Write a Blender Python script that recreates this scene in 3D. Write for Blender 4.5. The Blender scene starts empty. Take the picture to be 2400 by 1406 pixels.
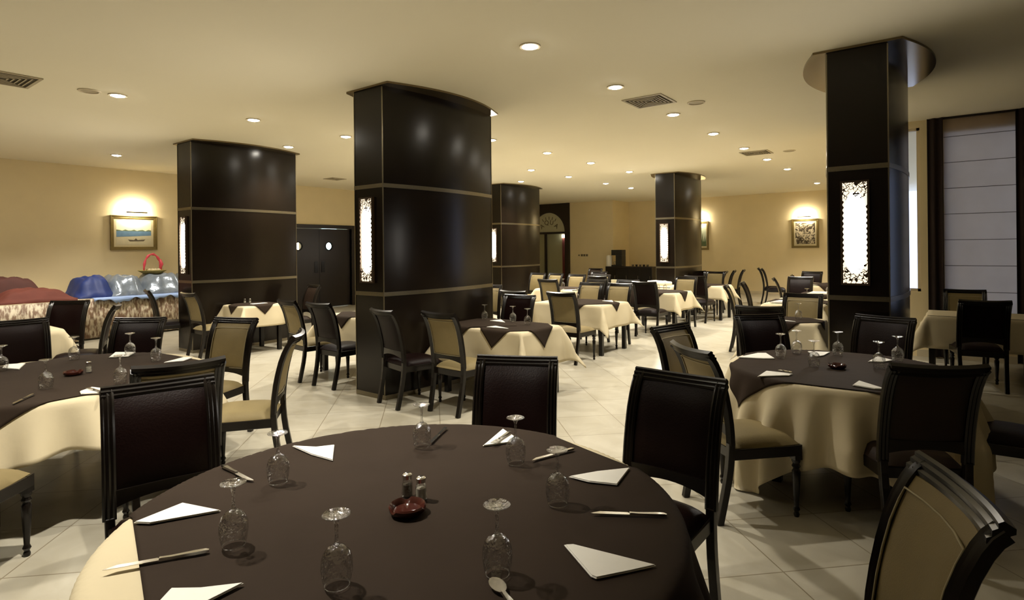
import bpy, bmesh, math, random
from mathutils import Vector, Matrix
R = math.radians
PI = math.pi
rnd = random.Random(7)
sc = bpy.context.scene
COL = sc.collection

# ------------------------------------------------------------------ camera
H_CAM = 1.6
CEIL = 3.39
YAW = R(37.05)
cam_d = bpy.data.cameras.new('camera')
cam_d.sensor_width = 36
cam_d.lens = 1351 / 2400 * 36
cam_d.shift_y = -(703 - 584) / 2400
cam_d.clip_start = 0.05
cam = bpy.data.objects.new('camera', cam_d)
COL.objects.link(cam)
rv = Vector((math.cos(YAW), math.sin(YAW), 0))
fv = Vector((-math.sin(YAW), math.cos(YAW), 0))
up = Vector((0, 0, 1))
cx_ = (rv - 0.010 * up).normalized()
cy_ = (up + 0.010 * rv).normalized()
cz_ = -fv
m4 = Matrix.Identity(4)
for i_ in range(3):
    m4[i_][0], m4[i_][1], m4[i_][2] = cx_[i_], cy_[i_], cz_[i_]
m4[2][3] = H_CAM
cam.matrix_world = m4
sc.camera = cam

# ------------------------------------------------------------------ world, exposure
w = bpy.data.worlds.new('dusk')
w.use_nodes = True
sc.world = w
w.node_tree.nodes['Background'].inputs[0].default_value = (0.50, 0.60, 0.90, 1)
w.node_tree.nodes['Background'].inputs[1].default_value = 1.0
vs = sc.view_settings
vs.view_transform = 'Standard'
vs.look = 'None'
vs.exposure = 1.5
vs.gamma = 1.0
vs.use_curve_mapping = False
sc.cycles.max_bounces = 8
sc.cycles.diffuse_bounces = 5
sc.cycles.glossy_bounces = 4
sc.cycles.transparent_max_bounces = 24
sc.cycles.sample_clamp_indirect = 4
SPOT_W = 72.0
SPOT_COL = (1.0, 0.935, 0.81)


# ------------------------------------------------------------------ materials
def nt_mat(name):
    m = bpy.data.materials.new(name)
    m.use_nodes = True
    return m, m.node_tree, m.node_tree.nodes['Principled BSDF']


def mat(name, col, rough=0.5, metal=0.0, noise=0.0, nscale=8.0, bump=0.0, bscale=60.0, coat=0.0, sheen=0.0, stretch=None, spec=None):
    m, nt, b = nt_mat(name)
    b.inputs['Base Color'].default_value = (*col, 1)
    b.inputs['Roughness'].default_value = rough
    b.inputs['Metallic'].default_value = metal
    if coat:
        b.inputs['Coat Weight'].default_value = coat
        b.inputs['Coat Roughness'].default_value = 0.08
    if sheen:
        b.inputs['Sheen Weight'].default_value = sheen
    if spec is not None:
        b.inputs['Specular IOR Level'].default_value = spec
    tc = nt.nodes.new('ShaderNodeTexCoord')
    src = tc.outputs['Object']
    if stretch:
        mp = nt.nodes.new('ShaderNodeMapping')
        mp.inputs['Scale'].default_value = stretch
        nt.links.new(src, mp.inputs[0])
        src = mp.outputs[0]
    if noise:
        n = nt.nodes.new('ShaderNodeTexNoise')
        n.inputs['Scale'].default_value = nscale
        n.inputs['Detail'].default_value = 5
        nt.links.new(src, n.inputs['Vector'])
        mx = nt.nodes.new('ShaderNodeMix')
        mx.data_type = 'RGBA'
        mx.inputs[6].default_value = (*[c * (1 - noise) for c in col], 1)
        mx.inputs[7].default_value = (*[min(1, c * (1 + noise)) for c in col], 1)
        nt.links.new(n.outputs['Fac'], mx.inputs[0])
        nt.links.new(mx.outputs[2], b.inputs['Base Color'])
    if bump:
        n2 = nt.nodes.new('ShaderNodeTexNoise')
        n2.inputs['Scale'].default_value = bscale
        n2.inputs['Detail'].default_value = 4
        nt.links.new(src, n2.inputs['Vector'])
        bp = nt.nodes.new('ShaderNodeBump')
        bp.inputs['Strength'].default_value = bump
        bp.inputs['Distance'].default_value = 0.01
        nt.links.new(n2.outputs['Fac'], bp.inputs['Height'])
        nt.links.new(bp.outputs[0], b.inputs['Normal'])
    return m


def emit(name, col, s):
    m = bpy.data.materials.new(name)
    m.use_nodes = True
    nt = m.node_tree
    nt.nodes.remove(nt.nodes['Principled BSDF'])
    e = nt.nodes.new('ShaderNodeEmission')
    e.inputs[0].default_value = (*col, 1)
    e.inputs[1].default_value = s
    nt.links.new(e.outputs[0], nt.nodes['Material Output'].inputs[0])
    return m


def glass_mat(name, tint=(0.995, 0.995, 0.99), base=0.03, mul=1.0, bump=0.0):
    m = bpy.data.materials.new(name)
    m.use_nodes = True
    nt = m.node_tree
    nt.nodes.remove(nt.nodes['Principled BSDF'])
    tr = nt.nodes.new('ShaderNodeBsdfTransparent')
    tr.inputs[0].default_value = (*tint, 1)
    gl = nt.nodes.new('ShaderNodeBsdfGlossy')
    gl.inputs['Roughness'].default_value = 0.10
    fr = nt.nodes.new('ShaderNodeFresnel')
    fr.inputs[0].default_value = 1.5
    ma = nt.nodes.new('ShaderNodeMath')
    ma.operation = 'MULTIPLY_ADD'
    ma.use_clamp = True
    ma.inputs[1].default_value = mul
    ma.inputs[2].default_value = base
    nt.links.new(fr.outputs[0], ma.inputs[0])
    mx = nt.nodes.new('ShaderNodeMixShader')
    nt.links.new(ma.outputs[0], mx.inputs[0])
    nt.links.new(tr.outputs[0], mx.inputs[1])
    nt.links.new(gl.outputs[0], mx.inputs[2])
    nt.links.new(mx.outputs[0], nt.nodes['Material Output'].inputs[0])
    if bump:
        tc = nt.nodes.new('ShaderNodeTexCoord')
        n2 = nt.nodes.new('ShaderNodeTexNoise')
        n2.inputs['Scale'].default_value = 55
        nt.links.new(tc.outputs['Object'], n2.inputs['Vector'])
        bp = nt.nodes.new('ShaderNodeBump')
        bp.inputs['Strength'].default_value = bump
        bp.inputs['Distance'].default_value = 0.01
        nt.links.new(n2.outputs['Fac'], bp.inputs['Height'])
        nt.links.new(bp.outputs[0], gl.inputs['Normal'])
        nt.links.new(bp.outputs[0], fr.inputs['Normal'])
    return m


def floor_mat():
    m, nt, b = nt_mat('polished_tile')
    tc = nt.nodes.new('ShaderNodeTexCoord')
    mp = nt.nodes.new('ShaderNodeMapping')
    mp.inputs['Rotation'].default_value = (0, 0, R(-45))
    mp.inputs['Location'].default_value = (-1.153, 0.10, 0)
    nt.links.new(tc.outputs['Object'], mp.inputs[0])
    br = nt.nodes.new('ShaderNodeTexBrick')
    br.offset = 0.0
    br.inputs['Scale'].default_value = 1.0
    br.inputs['Mortar Size'].default_value = 0.004
    br.inputs['Mortar Smooth'].default_value = 0.3
    br.inputs['Brick Width'].default_value = 0.545
    br.inputs['Row Height'].default_value = 0.545
    br.inputs['Color1'].default_value = (0.52, 0.485, 0.395, 1)
    br.inputs['Color2'].default_value = (0.48, 0.445, 0.355, 1)
    br.inputs['Mortar'].default_value = (0.26, 0.22, 0.15, 1)
    nt.links.new(mp.outputs[0], br.inputs['Vector'])
    n = nt.nodes.new('ShaderNodeTexNoise')
    n.inputs['Scale'].default_value = 3.0
    n.inputs['Detail'].default_value = 7
    n.inputs['Distortion'].default_value = 1.2
    nt.links.new(tc.outputs['Object'], n.inputs['Vector'])
    cr = nt.nodes.new('ShaderNodeValToRGB')
    cr.color_ramp.elements[0].position = 0.3
    cr.color_ramp.elements[0].color = (0.80, 0.78, 0.74, 1)
    cr.color_ramp.elements[1].position = 0.7
    cr.color_ramp.elements[1].color = (1, 1, 1, 1)
    nt.links.new(n.outputs['Fac'], cr.inputs[0])
    mx = nt.nodes.new('ShaderNodeMix')
    mx.data_type = 'RGBA'
    mx.blend_type = 'MULTIPLY'
    mx.inputs[0].default_value = 1
    nt.links.new(br.outputs['Color'], mx.inputs[6])
    nt.links.new(cr.outputs[0], mx.inputs[7])
    nt.links.new(mx.outputs[2], b.inputs['Base Color'])
    b.inputs['Roughness'].default_value = 0.28
    return m


def skirt_mat():
    m, nt, b = nt_mat('floral_skirt')
    tc = nt.nodes.new('ShaderNodeTexCoord')
    mp = nt.nodes.new('ShaderNodeMapping')
    mp.inputs['Scale'].default_value = (1, 1, 0.35)
    nt.links.new(tc.outputs['Object'], mp.inputs[0])
    n = nt.nodes.new('ShaderNodeTexNoise')
    n.inputs['Scale'].default_value = 26
    n.inputs['Detail'].default_value = 3
    nt.links.new(mp.outputs[0], n.inputs['Vector'])
    cr = nt.nodes.new('ShaderNodeValToRGB')
    cr.color_ramp.elements[0].position = 0.42
    cr.color_ramp.elements[0].color = (0.20, 0.12, 0.07, 1)
    cr.color_ramp.elements[1].position = 0.60
    cr.color_ramp.elements[1].color = (0.62, 0.54, 0.40, 1)
    nt.links.new(n.outputs['Fac'], cr.inputs[0])
    nt.links.new(cr.outputs[0], b.inputs['Base Color'])
    b.inputs['Roughness'].default_value = 0.6
    return m


M = {}
M['floor'] = floor_mat()
M['paint'] = mat('cream_wall_paint', (0.78, 0.655, 0.40), 0.75, noise=0.06, nscale=2.2, bump=0.05, bscale=30)
M['ceil'] = mat('cream_ceiling_paint', (0.86, 0.80, 0.62), 0.9, noise=0.02, nscale=1.0)
M['lacquer'] = mat('black_brown_lacquer', (0.008, 0.005, 0.003), 0.22, noise=0.35, nscale=3, stretch=(1, 1, 0.2), spec=0.32)
M['bronze'] = mat('brushed_bronze', (0.23, 0.20, 0.14), 0.28, metal=0.9, noise=0.2, nscale=40, stretch=(1, 1, 6))
M['capmetal'] = mat('polished_cap_metal', (0.22, 0.17, 0.10), 0.16, metal=0.8, noise=0.1)
M['wood'] = mat('ebony_wood', (0.006, 0.004, 0.0028), 0.27, noise=0.35, nscale=14, stretch=(1, 1, 0.3), spec=0.4)
M['wooddoor'] = mat('dark_door_wood', (0.012, 0.007, 0.005), 0.35, noise=0.3, nscale=10, stretch=(4, 4, 0.4))
M['leather'] = mat('burgundy_leather', (0.0058, 0.0014, 0.0010), 0.45, spec=0.11, noise=0.2, nscale=10, bump=0.15, bscale=120)
M['brownleather'] = mat('brown_leather', (0.022, 0.013, 0.008), 0.5, spec=0.2, noise=0.2, nscale=10, bump=0.15, bscale=120)
M['tan'] = mat('olive_tan_upholstery', (0.205, 0.158, 0.072), 0.65, noise=0.12, nscale=9, bump=0.12, bscale=200, spec=0.25)
M['piping'] = mat('pale_piping', (0.30, 0.25, 0.14), 0.6, noise=0.1, nscale=30)
M['cream'] = mat('cream_tablecloth', (0.58, 0.50, 0.335), 0.8, spec=0.2, noise=0.05, nscale=6, bump=0.12, bscale=14)
M['brown'] = mat('brown_overlay_cloth', (0.031, 0.0212, 0.0148), 0.85, spec=0.08, noise=0.12, nscale=5, bump=0.15, bscale=12)
M['napkin'] = mat('white_napkin', (0.78, 0.76, 0.70), 0.8, noise=0.03, nscale=20, bump=0.1, bscale=60)
M['glass'] = glass_mat('clear_glass', base=0.17, mul=0.5, bump=0.9)
M['pane'] = glass_mat('window_glass', base=0.02)
M['steel'] = mat('steel_cutlery', (0.62, 0.60, 0.56), 0.2, metal=1.0, noise=0.05, nscale=30)
M['ashtray'] = mat('red_brown_bakelite', (0.045, 0.009, 0.006), 0.15, noise=0.2, nscale=20)
M['salt'] = mat('salt_grains', (0.55, 0.52, 0.42), 0.9, noise=0.1, nscale=100)
M['pepper'] = mat('pepper_grains', (0.10, 0.08, 0.05), 0.9, noise=0.5, nscale=150)
M['lamp'] = emit('downlight_bulb', (1.0, 0.93, 0.80), 45)
M['white'] = mat('white_enamel', (0.62, 0.54, 0.38), 0.5, noise=0.03, nscale=10)
M['vent'] = mat('vent_grey', (0.42, 0.36, 0.24), 0.5, noise=0.05, nscale=10)
M['ventdark'] = mat('vent_recess', (0.07, 0.055, 0.03), 0.8, noise=0.1)
M['diff'] = emit('sconce_glow', (1.0, 0.80, 0.56), 0.55)
M['tube'] = emit('sconce_tube', (1.0, 0.93, 0.83), 14.0)
M['fret'] = mat('fretwork_metal', (0.05, 0.028, 0.012), 0.5, metal=0.3, noise=0.1)
M['skirt'] = skirt_mat()
M['redcloth'] = mat('rust_red_cloth', (0.11, 0.020, 0.010), 0.8, noise=0.25, nscale=6, bump=0.3, bscale=10)
M['darkred'] = mat('dark_red_cloth', (0.06, 0.014, 0.009), 0.8, noise=0.25, nscale=6, bump=0.3, bscale=10)
M['bluecloth'] = mat('royal_blue_cloth', (0.008, 0.026, 0.15), 0.6, noise=0.3, nscale=6, bump=0.35, bscale=9)
M['palecloth'] = mat('pale_blue_cloth', (0.30, 0.42, 0.72), 0.7, noise=0.2, nscale=6)
M['plastic'] = mat('silvery_plastic_wrap', (0.22, 0.26, 0.32), 0.22, noise=0.45, nscale=7, bump=0.9, bscale=9, metal=0.25)
M['basket'] = mat('wicker_basket', (0.42, 0.33, 0.10), 0.7, noise=0.3, nscale=40)
M['pinkribbon'] = mat('pink_red_ribbon', (0.62, 0.06, 0.09), 0.45, noise=0.2, nscale=20)
M['leaf'] = mat('green_leaf', (0.05, 0.16, 0.03), 0.6, noise=0.3, nscale=20)
M['petal'] = mat('red_petal', (0.62, 0.08, 0.05), 0.6, noise=0.3, nscale=20)
M['gilt'] = mat('olive_gilt_frame', (0.20, 0.145, 0.045), 0.4, metal=0.3, noise=0.25, nscale=30)
M['mat'] = mat('picture_mount', (0.55, 0.48, 0.30), 0.8, noise=0.05)
M['blind'] = None
M['drape'] = mat('dark_brown_drape', (0.020, 0.010, 0.008), 0.9, noise=0.3, nscale=6)
M['reddrape'] = mat('dark_red_drape', (0.16, 0.03, 0.02), 0.8, noise=0.3, nscale=6)
M['frost'] = mat('frosted_door_glass', (0.34, 0.33, 0.20), 0.6, noise=0.05, nscale=3)
M['etched'] = mat('etched_fanlight_glass', (0.55, 0.54, 0.38), 0.5, noise=0.08, nscale=5)
M['etchdark'] = mat('fanlight_lettering', (0.14, 0.11, 0.05), 0.6, noise=0.05)
M['black'] = mat('black_plastic', (0.012, 0.012, 0.011), 0.3, noise=0.2)
M['switch'] = mat('switch_plate', (0.30, 0.25, 0.15), 0.5, noise=0.05)
M['greyglow'] = emit('kitchen_light_behind_porthole', (0.62, 0.95, 1.0), 3.0)
M['warmglow'] = emit('kitchen_warm_light', (1.0, 0.88, 0.66), 2.2)
# roman blind: diffuse + translucent so dusk light comes through
mb, ntb, bb = nt_mat('roman_blind_linen')
bb.inputs['Base Color'].default_value = (0.50, 0.46, 0.42, 1)
bb.inputs['Roughness'].default_value = 0.9
tl = ntb.nodes.new('ShaderNodeBsdfTranslucent')
tl.inputs[0].default_value = (0.60, 0.55, 0.50, 1)
nb = ntb.nodes.new('ShaderNodeTexNoise')
nb.inputs['Scale'].default_value = 3
tcb = ntb.nodes.new('ShaderNodeTexCoord')
ntb.links.new(tcb.outputs['Object'], nb.inputs['Vector'])
crb = ntb.nodes.new('ShaderNodeValToRGB')
crb.color_ramp.elements[0].color = (0.70, 0.60, 0.50, 1)
crb.color_ramp.elements[1].color = (0.88, 0.77, 0.66, 1)
ntb.links.new(nb.outputs['Fac'], crb.inputs[0])
ntb.links.new(crb.outputs[0], tl.inputs[0])
mxb = ntb.nodes.new('ShaderNodeMixShader')
mxb.inputs[0].default_value = 0.7
ntb.links.new(bb.outputs[0], mxb.inputs[1])
ntb.links.new(tl.outputs[0], mxb.inputs[2])
ntb.links.new(mxb.outputs[0], ntb.nodes['Material Output'].inputs[0])
M['blind'] = mb


# ------------------------------------------------------------------ mesh helpers
def box(bm, x0, x1, y0, y1, z0, z1, mi=0):
    v = [bm.verts.new(p) for p in ((x0, y0, z0), (x1, y0, z0), (x1, y1, z0), (x0, y1, z0), (x0, y0, z1), (x1, y0, z1), (x1, y1, z1), (x0, y1, z1))]
    for q in ((0, 3, 2, 1), (4, 5, 6, 7), (0, 1, 5, 4), (1, 2, 6, 5), (2, 3, 7, 6), (3, 0, 4, 7)):
        f = bm.faces.new([v[i] for i in q])
        f.material_index = mi
    return v


def prism(bm, pts, z0, z1, mi=0):
    """vertical prism over 2-D polygon"""
    a = [bm.verts.new((p[0], p[1], z0)) for p in pts]
    b = [bm.verts.new((p[0], p[1], z1)) for p in pts]
    n = len(pts)
    fs = [bm.faces.new(list(reversed(a))), bm.faces.new(b)]
    for i in range(n):
        fs.append(bm.faces.new((a[i], a[(i + 1) % n], b[(i + 1) % n], b[i])))
    for f in fs:
        f.material_index = mi
    return fs


def sweep(bm, path, frames, sec, cap=True):
    """sec: list of (a,b); frames: list of (S,N) per path point"""
    rings = []
    for p, (S, N) in zip(path, frames):
        rings.append([bm.verts.new(Vector(p) + S * a + N * b) for a, b in sec])
    n = len(sec)
    for r0, r1 in zip(rings, rings[1:]):
        for i in range(n):
            bm.faces.new((r0[i], r0[(i + 1) % n], r1[(i + 1) % n], r1[i]))
    if cap:
        bm.faces.new(list(reversed(rings[0])))
        bm.faces.new(rings[-1])


def frames_fixed(path, S):
    fr = []
    S = Vector(S)
    for i in range(len(path)):
        a = Vector(path[max(0, i - 1)])
        b = Vector(path[min(len(path) - 1, i + 1)])
        T = (b - a).normalized()
        N = T.cross(S).normalized()
        S2 = N.cross(T).normalized()
        fr.append((S2, N))
    return fr


def tube(bm, path, r, n=8, cap=True):
    path = [Vector(p) for p in path]
    rings = []
    prevN = None
    for i, p in enumerate(path):
        T = (path[min(len(path) - 1, i + 1)] - path[max(0, i - 1)]).normalized()
        if prevN is None:
            ref = Vector((0, 0, 1)) if abs(T.z) < 0.9 else Vector((1, 0, 0))
            N = T.cross(ref).normalized()
        else:
            N = (prevN - T * prevN.dot(T)).normalized()
        prevN = N
        B = T.cross(N)
        rr = r[i] if isinstance(r, (list, tuple)) else r
        rings.append([bm.verts.new(p + (N * math.cos(2 * PI * k / n) + B * math.sin(2 * PI * k / n)) * rr) for k in range(n)])
    for r0, r1 in zip(rings, rings[1:]):
        for k in range(n):
            bm.faces.new((r0[k], r0[(k + 1) % n], r1[(k + 1) % n], r1[k]))
    if cap:
        bm.faces.new(list(reversed(rings[0])))
        bm.faces.new(rings[-1])


def lathe(bm, prof, n=24, c=(0, 0, 0), close=False):
    """prof list of (r,z)"""
    rings = []
    for r, z in prof:
        if r < 1e-6:
            rings.append([bm.verts.new((c[0], c[1], c[2] + z))])
        else:
            rings.append([bm.verts.new((c[0] + r * math.cos(2 * PI * k / n), c[1] + r * math.sin(2 * PI * k / n), c[2] + z)) for k in range(n)])
    pairs = list(zip(rings, rings[1:]))
    if close:
        pairs.append((rings[-1], rings[0]))
    for a, b in pairs:
        if len(a) == 1 and len(b) == 1:
            continue
        for k in range(n):
            k2 = (k + 1) % n
            if len(a) == 1:
                bm.faces.new((a[0], b[k2], b[k]))
            elif len(b) == 1:
                bm.faces.new((a[k], a[k2], b[0]))
            else:
                bm.faces.new((a[k], a[k2], b[k2], b[k]))


def obj(name, bm, m, parent=None, smooth=False, bevel=0.0, loc=None, rotz=None, fixn=True):
    if fixn:
        bmesh.ops.recalc_face_normals(bm, faces=bm.faces)
    me = bpy.data.meshes.new(name)
    bm.to_mesh(me)
    bm.free()
    for mm in (m if isinstance(m, (list, tuple)) else [m]):
        me.materials.append(mm)
    if smooth:
        me.polygons.foreach_set('use_smooth', [True] * len(me.polygons))
        if smooth == 'auto':
            try:
                me.set_sharp_from_angle(angle=R(40))
            except Exception:
                pass
    o = bpy.data.objects.new(name, me)
    COL.objects.link(o)
    if parent:
        o.parent = parent
    if loc is not None:
        o.location = loc
    if rotz is not None:
        o.rotation_euler[2] = rotz
    if bevel:
        md = o.modifiers.new('bevel', 'BEVEL')
        md.width = bevel
        md.segments = 2
        md.limit_method = 'ANGLE'
    return o


def tag(o, label, cat, group=None):
    o['label'] = label
    o['category'] = cat
    if group:
        o['group'] = group
    return o


def thing(name, label, cat, loc=(0, 0, 0), rotz=0.0, group=None):
    o = bpy.data.objects.new(name, None)
    COL.objects.link(o)
    o.location = loc
    o.rotation_euler = (0, 0, rotz)
    o.empty_display_size = 0.2
    return tag(o, label, cat, group)


KIDS = {}


def dup(root, loc, rotz, label, group=None, scale=None):
    r = root.copy()
    COL.objects.link(r)
    r.location = loc
    r.rotation_euler = (0, 0, rotz)
    if scale:
        r.scale = (scale,) * 3
    r['label'] = label
    if group:
        r['group'] = group
    for ch in KIDS[root.name]:
        c = ch.copy()
        COL.objects.link(c)
        c.parent = r
        for g in KIDS.get(ch.name, []):
            d = g.copy()
            COL.objects.link(d)
            d.parent = c
    return r


def remember(root):
    bpy.context.view_layer.update()
    KIDS[root.name] = list(root.children)
    for ch in root.children:
        if ch.children:
            KIDS[ch.name] = list(ch.children)


def struct(name, bm, m, parent=None, **k):
    o = obj(name, bm, m, parent, **k)
    o['kind'] = 'structure'
    return o


def spot(px, py, z):
    """floor-plan point of height z met by the sight line measured at (px,py) of the photograph"""
    a = px - 1200
    b = py - 584
    X = (a - .01 * b) / 1351
    D = (b + .01 * a) / 1351
    t = (H_CAM - z) / D
    return (.7981 * X * t - .6025 * t, .6025 * X * t + .7981 * t)


# ------------------------------------------------------------------ room
XL, XR, YB, YW, YF1, YF2, XJ = -14.05, 4.5, -3.5, 10.16, 19.35, 20.7, -1.15
bm = bmesh.new()
box(bm, XL - .2, XR + .2, YB - .2, 23.2, -0.15, 0)
struct('floor', bm, M['floor'])
bm = bmesh.new()
box(bm, XL - .2, XR + .2, YB - .2, 23.2, CEIL, CEIL + .2)
struct('ceiling', bm, M['ceil'])
bm = bmesh.new()      # left wall with the opening of the kitchen doors
DY0, DY1, DZ = 8.62, 10.72, 2.24
box(bm, XL - .2, XL, YB, DY0, 0, CEIL)
box(bm, XL - .2, XL, DY1, 22.9, 0, CEIL)
box(bm, XL - .2, XL, DY0, DY1, DZ, CEIL)
struct('wall_left', bm, M['paint'])
bm = bmesh.new()
box(bm, XL, XR, YB - .2, YB, 0, CEIL)
struct('wall_back', bm, M['wooddoor'])  # out of view; dark finish added to cut bounced light near the camera
bm = bmesh.new()
box(bm, XR, XR + .2, YB, YW + .2, 0, CEIL)
struct('wall_right', bm, M['wooddoor'])  # unseen too, darkened to hold down bounce on the right
# far wall: nearer part with the portal, then the set back part
PX0, PX1 = -13.75, -11.76
bm = bmesh.new()
box(bm, XL, PX0, YF1, YF1 + .2, 0, CEIL)
box(bm, PX1, -9.9, YF1, YF1 + .2, 0, CEIL)
box(bm, -10.1, -9.9, YF1 + .2, YF2, 0, CEIL)
struct('wall_far_left', bm, M['paint'])
bm = bmesh.new()
box(bm, -10.1, XJ, YF2, YF2 + .2, 0, CEIL)
struct('wall_far_right', bm, M['paint'])
bm = bmesh.new()
box(bm, XJ, XJ + .2, YW + .2, YF2, 0, CEIL)
struct('wall_inner', bm, M['paint'])
# window wall with two openings
bm = bmesh.new()
W2 = (-1.02, -.305, .93, 3.30)
W1 = (-.02, 1.9, .62, 3.20)
box(bm, XJ, W2[0], YW, YW + .2, 0, CEIL)
box(bm, W2[0], W2[1], YW, YW + .2, 0, W2[2])
box(bm, W2[0], W2[1], YW, YW + .2, W2[3], CEIL)
box(bm, W2[1], W1[0], YW, YW + .2, 0, CEIL)
box(bm, W1[0], W1[1], YW, YW + .2, 0, W1[2])
box(bm, W1[0], W1[1], YW, YW + .2, W1[3], CEIL)
box(bm, W1[1], XR, YW, YW + .2, 0, CEIL)
struct('wall_window', bm, M['paint'])
for i, wd in enumerate((W1, W2)):
    bm = bmesh.new()
    for a in ((wd[0], wd[0] + .04), (wd[1] - .04, wd[1])):
        box(bm, a[0], a[1], YW + .06, YW + .14, wd[2], wd[3])
    box(bm, wd[0], wd[1], YW + .06, YW + .14, wd[2], wd[2] + .04)
    box(bm, wd[0], wd[1], YW + .06, YW + .14, wd[3] - .04, wd[3])
    f = struct('window_%d' % (i + 1), bm, M['wooddoor' if i == 0 else 'white'])
    bm = bmesh.new()
    box(bm, wd[0] + .04, wd[1] - .04, YW + .095, YW + .105, wd[2] + .04, wd[3] - .04)
    obj('window_pane', bm, M['pane'], f)
# skirting
bm = bmesh.new()
box(bm, XL, XL + .02, YB, DY0 - .12, 0, .09)
box(bm, XL, XL + .02, DY1 + .12, YF1, 0, .09)
struct('baseboard_left', bm, M['white'])
bm = bmesh.new()
box(bm, -9.9, XJ, YF2 - .02, YF2, 0, .10)
box(bm, PX1, -9.9, YF1 - .02, YF1, 0, .10)
struct('baseboard_far', bm, M['white'])
bm = bmesh.new()
box(bm, -.36, XR, YW - .02, YW, 0, .10)
struct('baseboard_right', bm, M['white'])

# kitchen double door (left wall)
bm = bmesh.new()
box(bm, XL - .16, XL + .05, DY0 - .1, DY0, 0, DZ + .1)
box(bm, XL - .16, XL + .05, DY1, DY1 + .1, 0, DZ + .1)
box(bm, XL - .16, XL + .05, DY0, DY1, DZ, DZ + .1)
dk = struct('door_1', bm, M['wooddoor'], bevel=.006)
ym = (DY0 + DY1) / 2
for s, (a, b) in enumerate(((DY0 + .005, ym - .004), (ym + .004, DY1 - .005))):
    bm = bmesh.new()
    cyp = (a + b) / 2 - (.14 if s == 0 else -.05)
    cyp = 9.02 if s == 0 else 9.99
    nseg = 24
    r = .105
    # leaf with a round hole: ring of quads between circle and rectangle, extruded
    for xx in (XL - .06, XL - .10):
        pass
    ang = [2 * PI * k / nseg for k in range(nseg)]
    circ = [(cyp + r * math.cos(t), 1.74 + r * math.sin(t)) for t in ang]
    sq = []
    for t in ang:
        c_, s_ = math.cos(t), math.sin(t)
        k = .25 / max(abs(c_), abs(s_))
        sq.append((cyp + k * c_, 1.74 + k * s_))
    for x_ in (XL - .04, XL - .08):
        vc = [bm.verts.new((x_, *p)) for p in circ]
        vq = [bm.verts.new((x_, *p)) for p in sq]
        for k in range(nseg):
            bm.faces.new((vc[k], vc[(k + 1) % nseg], vq[(k + 1) % nseg], vq[k]))
    box(bm, XL - .08, XL - .04, a, cyp - .25, 0.01, DZ - .01)
    box(bm, XL - .08, XL - .04, cyp + .25, b, 0.01, DZ - .01)
    box(bm, XL - .08, XL - .04, cyp - .25, cyp + .25, 0.01, 1.49)
    box(bm, XL - .08, XL - .04, cyp - .25, cyp + .25, 1.99, DZ - .01)
    lf = obj('door_leaf', bm, M['wooddoor'], dk)
    bm = bmesh.new()
    tube(bm, [(XL - .035, cyp + (r + .01) * math.cos(t), 1.74 + (r + .01) * math.sin(t)) for t in ang + [0.0]], .014, 8)
    obj('porthole_ring', bm, M['wood'], lf, smooth=True)
    bm = bmesh.new()
    box(bm, XL - .065, XL - .06, cyp - r, cyp + r, 1.74 - r, 1.74 + r)
    obj('porthole_glass', bm, M['pane'], lf)
    bm = bmesh.new()
    box(bm, XL - .04, XL - .028, (ym - .16 if s == 0 else ym + .06), (ym - .06 if s == 0 else ym + .16), 1.0, 1.3)
    obj('push_plate', bm, M['wood'], lf)
# the kitchen behind: a shallow lit room
bm = bmesh.new()
box(bm, XL - 1.6, XL - 1.5, DY0 - .6, DY1 + .6, 0, 2.6)
box(bm, XL - 1.6, XL - .2, DY0 - .7, DY0 - .6, 0, 2.6)
box(bm, XL - 1.6, XL - .2, DY1 + .6, DY1 + .7, 0, 2.6)
box(bm, XL - 1.6, XL - .2, DY0 - .6, DY1 + .6, 2.6, 2.7)
struct('wall_kitchen', bm, M['white'])
bm = bmesh.new()
box(bm, XL - 1.49, XL - 1.45, 10.75, 11.28, 1.2, 2.3)
kl = obj('kitchen_light_panel', bm, M['greyglow'])
tag(kl, 'bluish white light glowing behind the right porthole of the kitchen door', 'light panel')
bm = bmesh.new()
box(bm, XL - 1.49, XL - 1.45, 9.76, 9.93, 1.3, 2.2)
kl2 = obj('kitchen_light_panel', bm, M['warmglow'])
tag(kl2, 'warm white light glowing behind the left porthole of the kitchen door', 'light panel')


# ------------------------------------------------------------------ lobby portal in the far wall
bm = bmesh.new()
ax, ar, az = -12.74, .77, 2.27
y0, y1 = YF1 - .06, YF1 + .2
# dark panel with an arched and a rectangular opening: columns of quads over the arch
nseg = 28
box(bm, PX0, ax - ar, y0, y1, 0, CEIL)
box(bm, ax + ar, PX1, y0, y1, 0, CEIL)
for k in range(nseg):
    t0, t1 = PI - PI * k / nseg, PI - PI * (k + 1) / nseg
    xa, za = ax + ar * math.cos(t0), az + ar * math.sin(t0)
    xb, zb = ax + ar * math.cos(t1), az + ar * math.sin(t1)
    v = [bm.verts.new(p) for p in ((xa, y0, za), (xb, y0, zb), (xb, y0, CEIL), (xa, y0, CEIL), (xa, y1, za), (xb, y1, zb), (xb, y1, CEIL), (xa, y1, CEIL))]
    bm.faces.new((v[0], v[1], v[2], v[3]))
    bm.faces.new((v[0], v[4], v[5], v[1]))
    bm.faces.new((v[7], v[6], v[5], v[4]))
box(bm, ax - ar, ax + ar, y0 - .01, y1, 2.19, az)
portal = struct('door_2', bm, M['wooddoor'])
bm = bmesh.new()
pts = [(ax + ar * math.cos(PI * k / 24), az + ar * math.sin(PI * k / 24)) for k in range(25)]
va = [bm.verts.new((p[0], YF1 + .02, p[1])) for p in pts]
vb = [bm.verts.new((p[0], YF1 + .035, p[1])) for p in pts]
bm.faces.new(va)
bm.faces.new(list(reversed(vb)))
for k in range(25):
    bm.faces.new((va[k], vb[k], vb[(k + 1) % 25], va[(k + 1) % 25]))
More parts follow.
